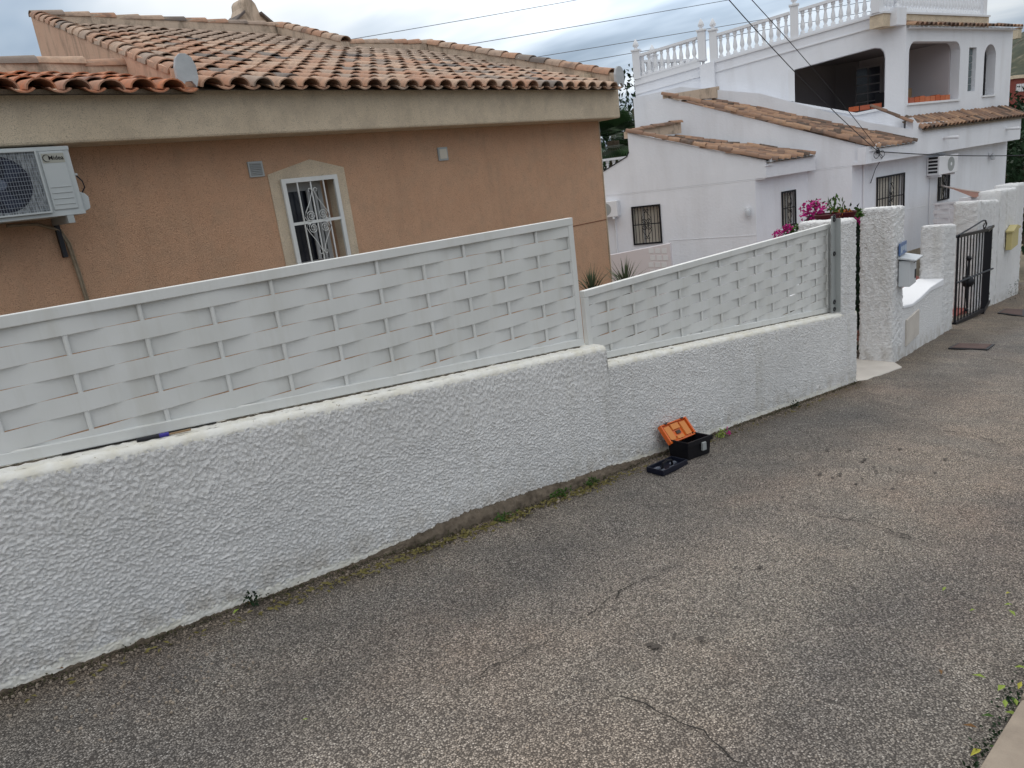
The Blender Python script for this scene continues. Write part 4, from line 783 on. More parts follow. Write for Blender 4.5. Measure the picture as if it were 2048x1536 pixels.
# roof-top set back band, tiled eave
MB().fbox(Ef, 1.69, 6.7, .30, .6, 2.27, 2.53).build('rooftop_band', M_BEIGE, wh); MB().fbox(Ef, 1.66, 6.72, .27, .62, 2.531, 2.57).build('cornice', M_HWP, wh)
plan([Ef.p(2.5, .16, 0), Ef.p(7.7, .38, 0), Ef.p(7.7, 6, 0), Sf.p(6.2, -.05, 0)], 1.75, 1.80) if 0 else plan([Ef.p(2.62, .38, 0), Ef.p(7.7, .38, 0), Ef.p(7.7, 5, 0), Sf.p(3.0, -.3, 0)], 2.2, 2.262).build('roof_slab', M_HW, wh)
MB().fbox(Ef, 1.98, 2.38, .149, .30, 2.27, 2.62).build('rooftop_wing', M_HW, wh)
def row_tiles(fr, u0, u1, n0, z0, slope, rows, pitch, T, dn=.28, parent=wh, sgn=1):
    n = int(abs(u1-u0)/pitch)
    for r in range(rows):
        for i in range(n+1):
            u = u0+(u1-u0)*i/max(n, 1); pos = fr.p(u, n0+sgn*dn*r, z0+slope*dn*r+.03); inst('roof_tile', T, tmtx(pos, fr.l*sgn+V((0, 0, slope)), fr.e, .03), parent)
row_tiles(Ef, 2.45, 7.72, -.06, 2.20, .25, 1, .20, T_WS, parent=wh)
MB().slab(Ef, 2.42, 7.72, .02, .30, 2.19, 2.20, 2.19, 2.20).build('tile_bed', M_HW, wh)
# tiled strip over the street overhang
row_tiles(Ef, 2.22, 7.42, -.40, -.02, .55, 2, .185, T_WS, .22)
MB().hexa([Ef.p(2.3, -.38, -.04), Ef.p(7.5, -.38, -.04), Ef.p(7.5, .149, .20), Ef.p(2.3, .149, .20), Ef.p(2.3, -.38, -.01), Ef.p(7.5, -.38, -.01), Ef.p(7.5, .149, .23), Ef.p(2.3, .149, .23)]).build('tile_bed', M_MORT, wh)
for (u0_, z0_, u1_, z1_) in ((2.16, .18, 2.0, .24), ): pass
for k in range(3): inst('cap_tile', T_W, tmtx(Lf.p(.02+.26*k, .0, .16+.15*k), Lf.e+V((0, 0, .55)), Lf.l, .02), wh)
inst('cap_tile', T_W, tmtx(Ef.p(7.48, -.42, -.02), Ef.l+V((0, 0, .5)), Ef.e, .01), wh)
# lean-to roofs: rake cap tiles, inner tiles, eave tiles, small ridge parapet
def leanto(Gf, FE, g0, z0, g1, z1, wid, name_w):
    sl = (z1-z0)/(g1-g0); e = Ef.e; up = (Gf.e+V((0, 0, sl))).normalized(); Ls = (g1-g0)*math.sqrt(1+sl*sl); n = int(Ls/.27)
    O = Gf.p(g0, 0, z0)
    MB().add([O-V((0, 0, .04))-up*.05, O+e*wid-V((0, 0, .04))-up*.05, O+e*wid+up*Ls-V((0, 0, .2)), O+up*Ls-V((0, 0, .2))], [(0, 1, 2, 3)]).build('roof_deck', M_MORT, wh)
    for k in range(n+1):
        inst('roof_tile', T_W, tmtx(O+up*(.27*k-.08)+e*.02+V((0, 0, .035)), up+V((0, 0, -.04)), e, .03), wh)
        for c in range(1, int(wid/.213)+1):
            inst('roof_tile', T_W, tmtx(O+up*(.27*k-.08)+e*(.02+.215*c)+V((0, 0, -.17*k/n)), up+V((0, 0, -.06)), e, .04), wh)
    R = O+up*Ls; MB().hexa([R-V((0, 0, .1)), R+e*wid-V((0, 0, .1)), R+e*wid+Gf.e*.12-V((0, 0, .1)), R+Gf.e*.12-V((0, 0, .1)), R+V((0, 0, .04)), R+e*wid+V((0, 0, .16)), R+e*wid+Gf.e*.12+V((0, 0, .16)), R+Gf.e*.12+V((0, 0, .04))]).build(name_w, M_PARA, wh)
    return R
R1 = leanto(Gf1, FA_, -.24, -.215, 2.53, .68, 1.62, 'ridge_parapet'); R2 = leanto(Gf2, None, -.35, -.215, 3.80, 1.42, 1.78, 'ridge_parapet')
for k in range(5): inst('cap_tile', T_WS, tmtx(R1+Ef.e*(1.62-.3*k)+V((0, 0, .12-.018*k)), -Ef.e, Gf1.e, .03), wh)
MB().prism(FA_, [(-.03, -.33), (.20, -.33), (.24, -.18), (.12, -.20), (.06, -.30)], -.03, .0).build('end_plate', M_HWP, wh)
MB().prism(Ef, [(.14, -.31), (.32, -.31), (.50, -.16), (.42, -.17), (.30, -.19)], -.33, -.3).build('end_plate', M_HWP, wh)
for u in (3.32, 6.55):
    MB().tube([Ef.p(u, -.3, -.25), Ef.p(u+.02, -.62, -.27)], .035, 8).build('drain_spout', M_HWP, wh)
# windows with shutters and iron grilles
def win_w(fr, u0, u1, z0, z1, nb, sgn=1, shutter=True):
    n0 = .12*sgn; wi = MB().fbox(fr, u0, u1, *(sorted((n0, n0+.03*sgn))), z0, z1).build('window', M_SHUT, wh)
    ns = int((z1-z0)/.055)
    if shutter:
        for k in range(ns//2): MB().fbox(fr, u0+.02, u1-.02, *(sorted((n0-.004*sgn, n0-.014*sgn))), z1-.055*(k+1)+.01, z1-.055*k-.004).build('shutter_slat', M_SHUT, wi)
    MB().fbox(fr, u0+(u1-u0)*.62, u0+(u1-u0)*.66, *(sorted((n0-.001*sgn, n0-.03*sgn))), z0, z1).build('sash', M_ALU, wi)
    yg = -.02*sgn; mb = MB(); q = sorted((yg-.012, yg+.012)); mb.prism(fr, holes_rect(u0, u1, z0, z1), q[0], q[1], holes=[holes_rect(u0+.035, u1-.035, z0+.035, z1-.035)])
    for k in range(1, nb): u = u0+(u1-u0)*k/nb; mb.tube([fr.p(u, yg, z0), fr.p(u, yg, z1)], .009, 4)
    zm = z0+(z1-z0)*.52; mb.tube([fr.p(u0, yg, zm), fr.p(u1, yg, zm)], .011, 4); uc_ = (u0+u1)/2; hw = min(.10, (u1-u0)*.16)
    for s in (-1, 1):
        for t in (-1, 1):
            mb.tube([fr.p(uc_+s*.01, yg-.015*sgn, zm+t*.27), fr.p(uc_+s*hw, yg-.015*sgn, zm+t*.14), fr.p(uc_+s*.02, yg-.015*sgn, zm+t*.02)], .007, 4)
            mb.tube([fr.p(uc_+s*(hw*.5+hw*.45*math.cos(a)), yg-.015*sgn, zm+t*(.07+hw*.45*math.sin(a))) for a in np.linspace(0, 6, 9)], .007, 4)
            mb.tube([fr.p(uc_+s*(.03+.03*math.cos(a)), yg-.015*sgn, zm+t*(.29+.03*math.sin(a))) for a in np.linspace(0, 5, 7)], .006, 4)
    mb.build('window_grille', M_IRON, wi)
win_w(Gf1, 1.97, 2.61, -1.70, -.86, 9, -1); win_w(F3, -.96, -.47, -1.66, -.91, 5, 1); win_w(Ef, .96, 2.14, -1.92, -.90, 10, 1); win_w(Ef, 3.72, 4.28, -1.735, -1.11, 6, 1)
# seams in the render
for fr, u0, u1, z0_, z1_, n_ in ((Gf1, -.2, 3.25, -.575, -.575, -.002), (Gf1, 0, 1.83, -1.70, -1.66, .001), (Gf2, 0, .88, -.575, -.575, -.002), (Ef, 2.3, 7.4, -1.76, -1.84, -.006)):
    MB().slab(fr, u0, u1, n_, n_+.006, z0_-.008, z0_+.004, z1_-.008, z1_+.004).build('render_seam', M_HWP, wh)
def lamp(fr, u, z, n, lab):
    t = thing('wall_lamp', fr.p(u, n, z), lab, 'lamp'); s = 1 if n < 0 else 1
    MB().fbox(fr, u-.05, u+.05, *(sorted((n, n+(-.02 if n <= 0 else .02)))), z-.06, z+.06).build('mount', M_HWP, t); m_ = MB(); m_.lathe([(.001, -.11), (.05, -.10), (.065, 0), (.03, .05), (.001, .07)], fr.p(u, n+(-.09 if n <= 0 else .09), z-.02), 8); m_.build('glass_shade', M_LAMP, t)
lamp(Gf1, .15, -1.17, .01, 'small glass wall lamp on the white gable between the two iron grilles'); lamp(Ef, 6.38, -.86, -.005, 'small lamp on the white wall right of the upper air conditioner')
def small_ac(fr, u0, u1, z0, z1, n_in, n_out, lab):
    t = thing('air_conditioner', fr.p((u0+u1)/2, n_in, z0), lab, 'air conditioner'); q = sorted((n_in, n_out)); MB().fbox(fr, u0, u1, q[0], q[1], z0, z1).build('casing', M_HWP, t, bevel=.01)
    s = -1 if n_out < n_in else 1; cu_ = u0+(u1-u0)*.62; cz_ = (z0+z1)/2; r_ = (z1-z0)*.40
    MB().add([fr.p(cu_+r_*math.cos(a), n_out+.004*s, cz_+r_*math.sin(a)) for a in np.linspace(0, 6.283, 25)[:-1]], [tuple(range(24))]).build('fan_opening', M_GALV, t)
    MB().add([fr.p(cu_+r_*.25*math.cos(a), n_out+.008*s, cz_+r_*.25*math.sin(a)) for a in np.linspace(0, 6.283, 17)[:-1]], [tuple(range(16))]).build('fan_hub', M_HWP, t)
    for k in range(5 if fr is Ef else 0): MB().fbox(fr, u0-.004, u0-.001, q[0]+.04, q[1]-.04, z0+.05+.08*k, z0+.10+.08*k).build('side_vent', M_DARKM, t)
    for u in (u0+.1, u1-.1): MB().fbox(fr, u-.02, u+.02, min(q), max(q)+.0, z0-.05, z0-.001).build('bracket', M_HWP, t)
    return t
small_ac(Ef, 3.15, 4.05, -1.08, -.66, -.01, -.30, 'white air conditioner under the white house overhang above the small barred window')
t_ = small_ac(Gf1, 2.86, 3.3, -1.02, -.68, .01, .26, 'small white air conditioner at the left edge of the white gable wall')
for fr, u, za, zb in ((Ef, .42, -.56, -3.0), (Ef, 3.32, -1.1, -3.2), (Gf1, 3.0, -1.05, -1.9)): MB().tube([fr.p(u, -.02 if fr is Ef else .02, za), fr.p(u, -.02 if fr is Ef else .02, zb)], .018, 6).build('downpipe', M_HWP, wh)
# terrace by the gate
plan([V((12.6, 3.98, 0)), V((14.4, 4.05, 0)), V((15.6, 4.5, 0)), V((18.2, 6.5, 0)), V((12.6, 7.1, 0))], -3.3, -3.12).build('terrace_floor', M_REDF, wh)
MB().fbox(Ef, -1.8, 7.4, -.03, -.004, -3.449, -2.75).build('stone_skirting', M_STONE, wh)
# stone planter seen past the pier
pl = thing('stone_planter', W2.p(1.0, 1.2, -2.6), 'beige stone faced planter wall seen between the pier and the pillar', 'planter')
for j in range(9):
    for i in range(5): MB().fbox(W2, .35+.62*i+.2*(j % 2), .95+.62*i+.2*(j % 2), 1.2+.008*random.random(), 1.4, -2.75+.1*j, -2.66+.1*j).build('stone', M_STONE, pl)
MB().fbox(W2, .3, 3.8, 1.17, 1.42, -1.845, -1.80).build('planter_cap', M_HWP, pl)
# white woven screen and capped wall beyond the gate
sc = thing('woven_screen', V((16.2, 5.6, -3.2)), 'white woven slat screen on the terrace below the small barred window', 'fence panel')
pa_ = ray(1868, 407)*16.4; pb_ = ray(1944, 400)*15.6; dv = pb_-pa_; SF = Fr(pa_.x, pa_.y, math.degrees(math.atan2(dv.y, dv.x))); Ls = V((dv.x, dv.y, 0)).length
for k in range(12):
    xs = np.linspace(0, Ls, 25); vs = []
    for x in xs: y = .014*math.cos(math.pi*x/.27+(math.pi if k % 2 else 0)); vs += [SF.p(x, y, pa_.z-.10*k-.04-.095+(pb_.z-pa_.z)*x/Ls), SF.p(x, y, pa_.z-.10*k-.04+(pb_.z-pa_.z)*x/Ls)]
    MB().add(vs, [(2*i, 2*i+2, 2*i+3, 2*i+1) for i in range(24)], True).build('slat', M_HWP, sc)
for u in np.arange(.1, Ls, .27): MB().tube([SF.p(u, 0, pa_.z), SF.p(u, 0, pa_.z-1.3)], .011, 6).build('rod', M_HWP, sc)
MB().slab(SF, 0, Ls, -.02, .02, pa_.z-.04, pa_.z, pb_.z-.04, pb_.z).build('top_rail', M_HWP, sc)
sw_ = thing('capped_wall', V((16.5, 4.9, -3.3)), 'smooth white wall with a thick flat cap behind the iron gate', 'wall')
a_ = ray(1943, 395)*15.4; b_ = ray(2004, 389)*15.8; dv = b_-a_; CF = Fr(a_.x, a_.y, math.degrees(math.atan2(dv.y, dv.x))); Lc = V((dv.x, dv.y, 0)).length
MB().slab(CF, 0, Lc, .02, .2, -3.7, a_.z-.08, -3.7, b_.z-.08).build('wall_face', M_HW, sw_); MB().slab(CF, -.04, Lc, -.02, .24, a_.z-.08, a_.z, b_.z-.08, b_.z).build('cap', M_HWP, sw_)
# shade sail
sa = thing('shade_sail', ray(1946, 395)*15.9, 'terracotta triangular shade sail with a pale hem stretched before the white house', 'shade sail')
P3 = [ray(1895, 374)*17.6, ray(1947, 395)*15.2, ray(1986, 392)*16.5, ray(1960, 386)*17.0]; MB().add([P3[0], P3[1], P3[2], P3[3]], [(0, 1, 2), (0, 2, 3)]).build('cloth', M_SAIL, sa)
MB().tube([ray(1876, 369)*17.9, P3[0], ray(1925, 380)*17.3, P3[3]+V((0, 0, .02)), P3[2]], .025, 5).build('hem', M_SAILE, sa)

# ---- balustrades
def bal_profile(h): return [(.001, 0), (.055, 0), (.055, .10*h), (.035, .14*h), (.03, .18*h), (.055, .30*h), (.052, .42*h), (.03, .66*h), (.028, .74*h), (.045, .80*h), (.03, .84*h), (.05, .90*h), (.05, h), (.001, h)]
mb = MB(); mb.lathe(bal_profile(.5), (0, 0, 0), 8); T_BAL = mb.mesh('baluster'); T_BAL.materials.append(M_HWP)
mb = MB(); mb.lathe([(.001, 0), (.045, 0), (.045, .03), (.035, .05), (.075, .085), (.078, .12), (.05, .18), (.02, .235), (.001, .26)], (0, 0, 0), 8); T_FIN = mb.mesh('finial'); T_FIN.materials.append(M_HWP)
def balustrade(fr, segs, zb, n0, lab, h=.5, pitch=.155, posts=(), grp='white balustrades of the white house'):
    g0 = min(s[0] for s in segs); t = thing('balustrade', fr.p(g0, n0, zb(g0)), lab, 'balustrade', grp)
    for a, b in segs:
        MB().slab(fr, a, b, n0-.07, n0+.07, zb(a), zb(a)+.05, zb(b), zb(b)+.05).build('base_rail', M_HWP, t); MB().slab(fr, a, b, n0-.075, n0+.075, zb(a)+.05+h, zb(a)+.11+h, zb(b)+.05+h, zb(b)+.11+h).build('handrail', M_HWP, t)
        n = int((b-a)/pitch)
        for k in range(n): u = a+(b-a)*(k+.5)/n; inst('baluster', T_BAL, Matrix.Translation(fr.p(u, n0, zb(u)+.05)), t)
    for u in posts:
        MB().fbox(fr, u-.09, u+.09, n0-.09, n0+.09, zb(u), zb(u)+h+.2).build('post', M_HWP, t); MB().fbox(fr, u-.115, u+.115, n0-.115, n0+.115, zb(u)+h+.2, zb(u)+h+.235).build('post_cap', M_HWP, t); inst('finial', T_FIN, Matrix.Translation(fr.p(u, n0, zb(u)+h+.235)), t)
    return t
zS = lambda g: zt_(g)+.012
balustrade(Sf, [(.1, 2.22), (2.42, 4.08)], zS, -.10, 'long white balustrade with turned balusters along the roof terrace edge', posts=(2.32, 4.17))
balustrade(Sf, [(4.55, 6.0)], lambda g: zS(g)+.10, -.04, 'short white balustrade section at the left end of the roof terrace', h=.46, posts=(4.44, 6.07))
MB().slab(Sf, 4.5, 6.15, -.12, .02, zS(4.5)-.01, zS(4.5)+.1, zS(6.15)-.01, zS(6.15)+.1).build('plinth', M_HWP, wh)
balustrade(Fr(*(Sf.p(6.1, -.3, 0).xy), ED), [(0.1, 2.6)], lambda g: 2.02, .0, 'white balustrade across the far end of the roof terrace', h=.46, posts=(.55,))
balustrade(Ef, [(1.75, 6.65)], lambda g: 2.571, .45, 'white balustrade on the higher roof over the tiled eave', h=.5, posts=(1.72, 6.62), pitch=.15)
bl_ = Fr(*((ray(1195, 350)*19.5).xy), -25)
p0 = ray(1190, 321)*19.5; p1_ = ray(1252, 312)*19.5; dv = p1_-p0; BF = Fr(p0.x, p0.y, math.degrees(math.atan2(dv.y, dv.x)))
balustrade(BF, [(-.6, 1.6)], lambda g: p0.z-.60-.0*g, 0, 'low white garden balustrade between the peach house corner and the white gable', h=.5, pitch=.16)

# ---- cables
jx = Ef.p(.42, -.34, -.34)
def cable(name, pts, r, label, m=M_WIRE, sag=.0):
    P = [V(p) for p in pts]; Q = []
    for a, b in zip(P, P[1:]):
        for k in range(10): s = k/10; Q.append(a.lerp(b, s)-V((0, 0, 4*sag*s*(1-s))))
    Q.append(P[-1]); o = MB().tube(Q, r, 5).build(name, m, None); return setp(o, label, 'cable', 'cables over the street')
cable('service_cable', [ray(1380, -90)*9.5, jx], .0075, 'left of two black service cables running down to the white house corner', sag=.12)
cable('service_cable', [ray(1400, -110)*9.7, jx+V((.05, 0, .02))], .0065, 'right of two black service cables running down to the white house corner', sag=-.10)
cable('service_cable', [jx, Ef.p(7.6, -.5, -1.0), ray(2120, 335)*20], .011, 'black cable crossing the white wall from the junction to the right edge', sag=.05)
jb = thing('cable_junction', jx, 'black knot of coiled cable fixed to the white house fascia', 'cable junction')
mb = MB(); mb.lathe([(.001, -.045), (.035, -.03), (.04, .0), (.03, .035), (.001, .045)], jx, 8); mb.build('clamp', M_WIRE, jb)
for s in (-1, 1): MB().tube([jx+Ef.e*(s*.11+.10*math.cos(a))+V((0, -.02, -.06+.07*math.sin(a))) for a in np.linspace(0, 6.2, 14)], .007, 4).build('coil', M_WIRE, jb)
MB().tube([jx, jx+Ef.e*.18+V((0, 0, -.12)), Ef.p(.75, -.1, -.7), Ef.p(.7, -.02, -1.0)], .008, 4).build('drop_wire', M_WIRE, jb)
Wd = 30
for (a, b, lab) in (((700, 79), (1075, 12), 'topmost thin overhead wire in the sky over the peach roof'), ((930, 90), (1400, 8), 'second thin overhead wire from the top in the sky'), ((1080, 113), (1520, 38), 'third thin overhead wire passing behind the roof terrace finials'), ((1160, 124), (1700, 28), 'lowest thin overhead wire, crossing behind the white balustrade')):
    A = ray(*a)*Wd; ex = 1.9; B = ray(a[0]+(b[0]-a[0])*ex, a[1]+(b[1]-a[1])*ex)*Wd*1.2; cable('overhead_wire', [A-(B-A)*.3, A, B], .0135, lab, M_WIREG, sag=.04)

# ================================================================== TOOLBOX
TB = thing('toolbox', (3.98, 2.82, zr(3.98)), 'open toolbox with black body and orange lid leaning on the white wall', 'toolbox')
x0, x1, y0, y1 = 3.87, 4.155, 2.725, 2.895; zb = zr(4.0)+.002; hB = .135; sl = -.117
def tb(x, y, z): return (x, y, zb+z+(x-4.0)*sl)
mb = MB(); fl = .012
outer = [tb(x0+fl, y0+fl, 0), tb(x1-fl, y0+fl, 0), tb(x1-fl, y1-fl, 0), tb(x0+fl, y1-fl, 0)]; topo = [tb(x0, y0, hB), tb(x1, y0, hB), tb(x1, y1, hB), tb(x0, y1, hB)]; i_ = .012; topi = [tb(x0+i_, y0+i_, hB), tb(x1-i_, y0+i_, hB), tb(x1-i_, y1-i_, hB), tb(x0+i_, y1-i_, hB)]; boti = [tb(x0+.02, y0+.02, .012), tb(x1-.02, y0+.02, .012), tb(x1-.02, y1-.02, .012), tb(x0+.02, y1-.02, .012)]
mb.add(outer+topo+topi+boti, [(0, 1, 2, 3)]+[(i, (i+1) % 4, (i+1) % 4+4, i+4) for i in range(4)]+[(i+4, (i+1) % 4+4, (i+1) % 4+8, i+8) for i in range(4)]+[(i+8, (i+1) % 4+8, (i+1) % 4+12, i+12) for i in range(4)]+[(12, 13, 14, 15)]); mb.build('body', M_BLACKP, TB, bevel=.004)
mb = MB(); mb.hexa([tb(x0-.006, y0-.008, hB-.03), tb(x1+.006, y0-.008, hB-.03), tb(x1+.006, y0+.002, hB-.03), tb(x0-.006, y0+.002, hB-.03), tb(x0-.006, y0-.008, hB+.002), tb(x1+.006, y0-.008, hB+.002), tb(x1+.006, y0+.002, hB+.002), tb(x0-.006, y0+.002, hB+.002)]); mb.build('rim', M_BLACKP, TB)
mb = MB(); mb.hexa([tb(4.02, y0-.018, .05), tb(4.065, y0-.018, .05), tb(4.065, y0-.004, .05), tb(4.02, y0-.004, .05), tb(4.02, y0-.018, .105), tb(4.065, y0-.018, .105), tb(4.065, y0-.004, .11), tb(4.02, y0-.004, .11)]); mb.build('latch', M_GALV, TB)
# lid: tray shape leaning back on the wall
Lf0 = Fr(0, 2.87, 0); pb0 = Lf0.at(1337, 892); pb1 = Lf0.at(1388, 871); bl0 = V((pb0[0], 2.87, pb0[1])); bl1 = V((pb1[0], 2.87, pb1[1])); ex = (bl1-bl0); Lx = ex.length; ex.normalize(); Lf1 = Fr(0, 2.965, 0); pt0 = Lf1.at(1323, 853); tl0 = V((pt0[0], 2.965, pt0[1])); ey = (tl0-bl0); ey = (ey-ex*ey.dot(ex)); Ly = ey.length; ey.normalize(); ez = ex.cross(ey); ez = -ez if ez.y > 0 else ez
Lx = max(.26, min(Lx, .31)); 
def lp(a, b, c): return bl0+ex*(a*Lx)+ey*(b*Ly)+ez*c
def lbox(mb, a0, a1, b0, b1, c0, c1): return mb.hexa([lp(a0, b0, c0), lp(a1, b0, c0), lp(a1, b1, c0), lp(a0, b1, c0), lp(a0, b0, c1), lp(a1, b0, c1), lp(a1, b1, c1), lp(a0, b1, c1)])
lid = lbox(MB(), 0, 1, 0, 1, 0, .012).build('lid', M_ORANGE, TB, bevel=.004)
mb = MB()
for a in ((0, 1, 0, .06), (0, 1, .94, 1), (0, .05, .06, .94), (.95, 1, .06, .94)): lbox(mb, *a, .0121, .034)
mb.build('lid_rim', M_ORANGE, lid, bevel=.002)
for a in ((.10, .30, .14, .86), (.70, .90, .14, .86), (.36, .64, .60, .90), (.36, .60, .10, .28)): lbox(MB(), *a, .0121, .026).build('lid_compartment', M_ORANGE2, lid, bevel=.002)
for k in range(9):
    lbox(MB(), .05+.105*k, .075+.105*k, .06, .10, .0345, .037).build('lid_rib', M_ORANGE2, lid)
for a in (.16, .78): lbox(MB(), a, a+.08, .95, 1.02, .01, .04).build('lid_hinge', M_DARKM, lid)
lbox(MB(), .44, .58, .36, .52, .0121, .022).build('lid_handle_recess', M_STAIN, lid)
TR = thing('tool_tray', (3.67, 2.75, zr(3.67)), 'black plastic tool tray with a centre handle lying flat in front of the toolbox', 'tray')
P = [ground(*q) for q in [(1300, 945), (1331, 953), (1374, 930), (1344, 921)]]; ctr = sum(P, V())/4
Ptr = [V((3.50, 2.80, 0)), V((3.50, 2.665, 0)), V((3.81, 2.69, 0)), V((3.81, 2.825, 0))]
def tq(a, b, z): p = (Ptr[1].lerp(Ptr[2], a)).lerp(Ptr[0].lerp(Ptr[3], a), b); return (p.x, p.y, zr(p.x)+z)
mb = MB(); mb.hexa([tq(.02, .04, .006), tq(.98, .04, .006), tq(.98, .96, .006), tq(.02, .96, .006), tq(.02, .04, .012), tq(.98, .04, .012), tq(.98, .96, .012), tq(.02, .96, .012)]); mb.build('base', M_TRAY, TR)
mb = MB()
for a0, a1, b0, b1 in ((0, 1, 0, .08), (0, 1, .92, 1), (0, .04, .08, .92), (.96, 1, .08, .92)): mb.hexa([tq(a0, b0, .004), tq(a1, b0, .004), tq(a1, b1, .004), tq(a0, b1, .004), tq(a0, b0, .042), tq(a1, b0, .042), tq(a1, b1, .042), tq(a0, b1, .042)])
mb.build('rim', M_TRAY, TR, bevel=.003)
MB().tube([tq(.3, .5, .012), tq(.33, .5, .05), tq(.5, .5, .06), tq(.67, .5, .05), tq(.70, .5, .012)], .009, 6).build('handle', M_BLACKP, TR)
for a, b in ((.2, .3), (.8, .6), (.55, .25), (.25, .75)): mb = MB(); mb.hexa([tq(a-.10, b-.10, .013), tq(a+.1, b-.1, .013), tq(a+.1, b+.1, .013), tq(a-.1, b+.1, .013), tq(a-.08, b-.08, .024), tq(a+.08, b-.08, .024), tq(a+.08, b+.08, .024), tq(a-.08, b+.08, .024)]); mb.build('compartment_cover', M_CLEAR, TR)

# ================================================================== PLANTS
def leaf_shape(L, wd, fold=.25):
    return [(0, 0, 0), (-wd*.5, L*.45, wd*fold), (0, L*.5, 0), (wd*.5, L*.45, wd*fold), (0, L, -L*.08)], [(0, 2, 1), (0, 3, 2), (1, 2, 4), (2, 3, 4)]
def leaf_into(mb, p, L, wd, rx=1.2):
    vs, fs = leaf_shape(L, wd, random.uniform(.05, .4)); m_ = Matrix.Rotation(random.uniform(0, 6.28), 4, 'Z') @ Matrix.Rotation(random.gauss(0, rx), 4, 'X') @ Matrix.Rotation(random.gauss(0, .5), 4, 'Y'); mb.add([V(p)+(m_ @ V(v)) for v in vs], fs)
def blob(c, r, n, L, wd, rx=1.2, sy=1, sz=1):
    mb = MB()
    for _ in range(n):
        d = V((random.gauss(0, 1), random.gauss(0, 1), random.gauss(0, 1))).normalized()*r*random.uniform(.35, 1); leaf_into(mb, V(c)+V((d.x, d.y*sy, d.z*sz)), L*random.uniform(.7, 1.3), wd*random.uniform(.7, 1.3), rx)
    return mb
def weed(p, r, h, n, m, label, name='weed'):
    t = thing(name, p, label, 'plant', 'weeds along the foot of the walls'); blob(V(p)+V((0, 0, h*.5)), r, n, .022, .012, 1.2, .5, h/r*.6).build('foliage', m, t)
    MB().tube([V(p), V(p)+V((0, 0, h*.7))], .002, 4).build('stem', M_TRUNK, t); return t
wl = ['small dark weed at the foot of the white wall near the left edge', 'green weed tuft under the low fence in front of the mortar footing', 'weed with mixed leaves beside the toolbox at the wall foot', 'larger weed clump by the wall step below the fence end', 'small weed sprouting where wall meets asphalt left of the toolbox', 'weed tuft against the wall between toolbox and pillar']
def wp(px, py, y=2.95): g_ = ground(px, py); return V((g_.x, min(g_.y, y), zr(g_.x)))
weed(wp(497, 1205), .035, .07, 40, M_DLEAF, wl[0]); weed(wp(1110, 990, 2.90), .09, .05, 90, M_LEAF, wl[3]); weed(wp(1175, 968, 2.90), .06, .05, 70, M_LEAF, wl[1]); weed(wp(1445, 875), .08, .07, 60, M_YG, wl[2]); weed(wp(1010, 1040, 2.90), .09, .045, 60, M_LEAF, wl[4]); weed(wp(1590, 815), .07, .06, 50, M_DLEAF, wl[5])
weed(V((17.3, 4.02, zr(17.3))), .32, .45, 160, M_DLEAF, 'tall dark weeds growing at the foot of the far white wall'); 
mb = blob(wp(1452, 872)+V((0, -.02, .04)), .03, 14, .02, .015); mb.build('magenta_petals', M_MAG, None); setp(bpy.data.objects['magenta_petals'], 'few magenta petals lying at the wall foot right of the toolbox', 'petals')
# moss, grit and tiny growth along the wall foot
mb = MB(); mg = MB()
for _ in range(2600):
    x = random.uniform(-.3, 7.2); y = 2.975-abs(random.gauss(0, .018))-.045*math.exp(-((x-2.7)/1.05)**4); leaf_into(mb, (x, y, zr(x)+.003+random.uniform(0, .02)*(random.random() < .45)), .013, .007, .9)
setp(mb.build('ground_moss', M_MOSS, None), 'thin line of moss and tiny dark growth where the white wall meets the asphalt', 'moss', kind='stuff')
for _ in range(700):
    x = random.uniform(-.3, 7.0); y = 2.95-abs(random.gauss(0, .05))-.05*math.exp(-((x-2.7)/1.05)**4); r = random.uniform(.002, .006); c = (x, y, zr(x)+.005); vs = [V(c)+V((random.uniform(.6, 1)*r*a, random.uniform(.6, 1)*r*b, random.uniform(.5, .9)*r*cc_)) for a in (-1, 1) for b in (-1, 1) for cc_ in (-1, 1)]
    mg.add(vs, [(0, 1, 3, 2), (4, 6, 7, 5), (0, 4, 5, 1), (2, 3, 7, 6), (0, 2, 6, 4), (1, 5, 7, 3)])
for _ in range(160):
    x = random.uniform(.1, .75); y = random.uniform(2.4, 2.95); r = random.uniform(.002, .0065); c = (x, y, zr(x)+.005); vs = [V(c)+V((random.uniform(.6, 1)*r*a, random.uniform(.6, 1)*r*b, random.uniform(.5, .8)*r*cc_)) for a in (-1, 1) for b in (-1, 1) for cc_ in (-1, 1)]
    mg.add(vs, [(0, 1, 3, 2), (4, 6, 7, 5), (0, 4, 5, 1), (2, 3, 7, 6), (0, 2, 6, 4), (1, 5, 7, 3)])
setp(mg.build('gravel', M_KERB, None), 'loose grit and small stones scattered at the foot of the white wall', 'gravel', kind='stuff')
ml = MB()
for _ in range(850):
    x = random.choice([random.gauss(2.3, .3), random.gauss(3.0, .25), random.gauss(1.7, .5), random.uniform(0, 7)]); y = 2.90-abs(random.gauss(0, .035)); leaf_into(ml, (x, y, zr(x)+.008), .03, .012, .25)
setp(ml.build('leaf_litter', M_LIT, None), 'drift of small dull yellow dead leaves along the mortar footing', 'leaf litter', kind='stuff')
mk = MB(); 
for _ in range(420):
    x = random.uniform(1.2, 3.6); y = .475+abs(random.gauss(0, .022)); leaf_into(mk, (x, y, zr(x)+.006), .016, .009, .7)
setp(mk.build('gutter_growth', M_DLEAF, None), 'dark damp growth filling the joint along the kerb', 'moss', kind='stuff')
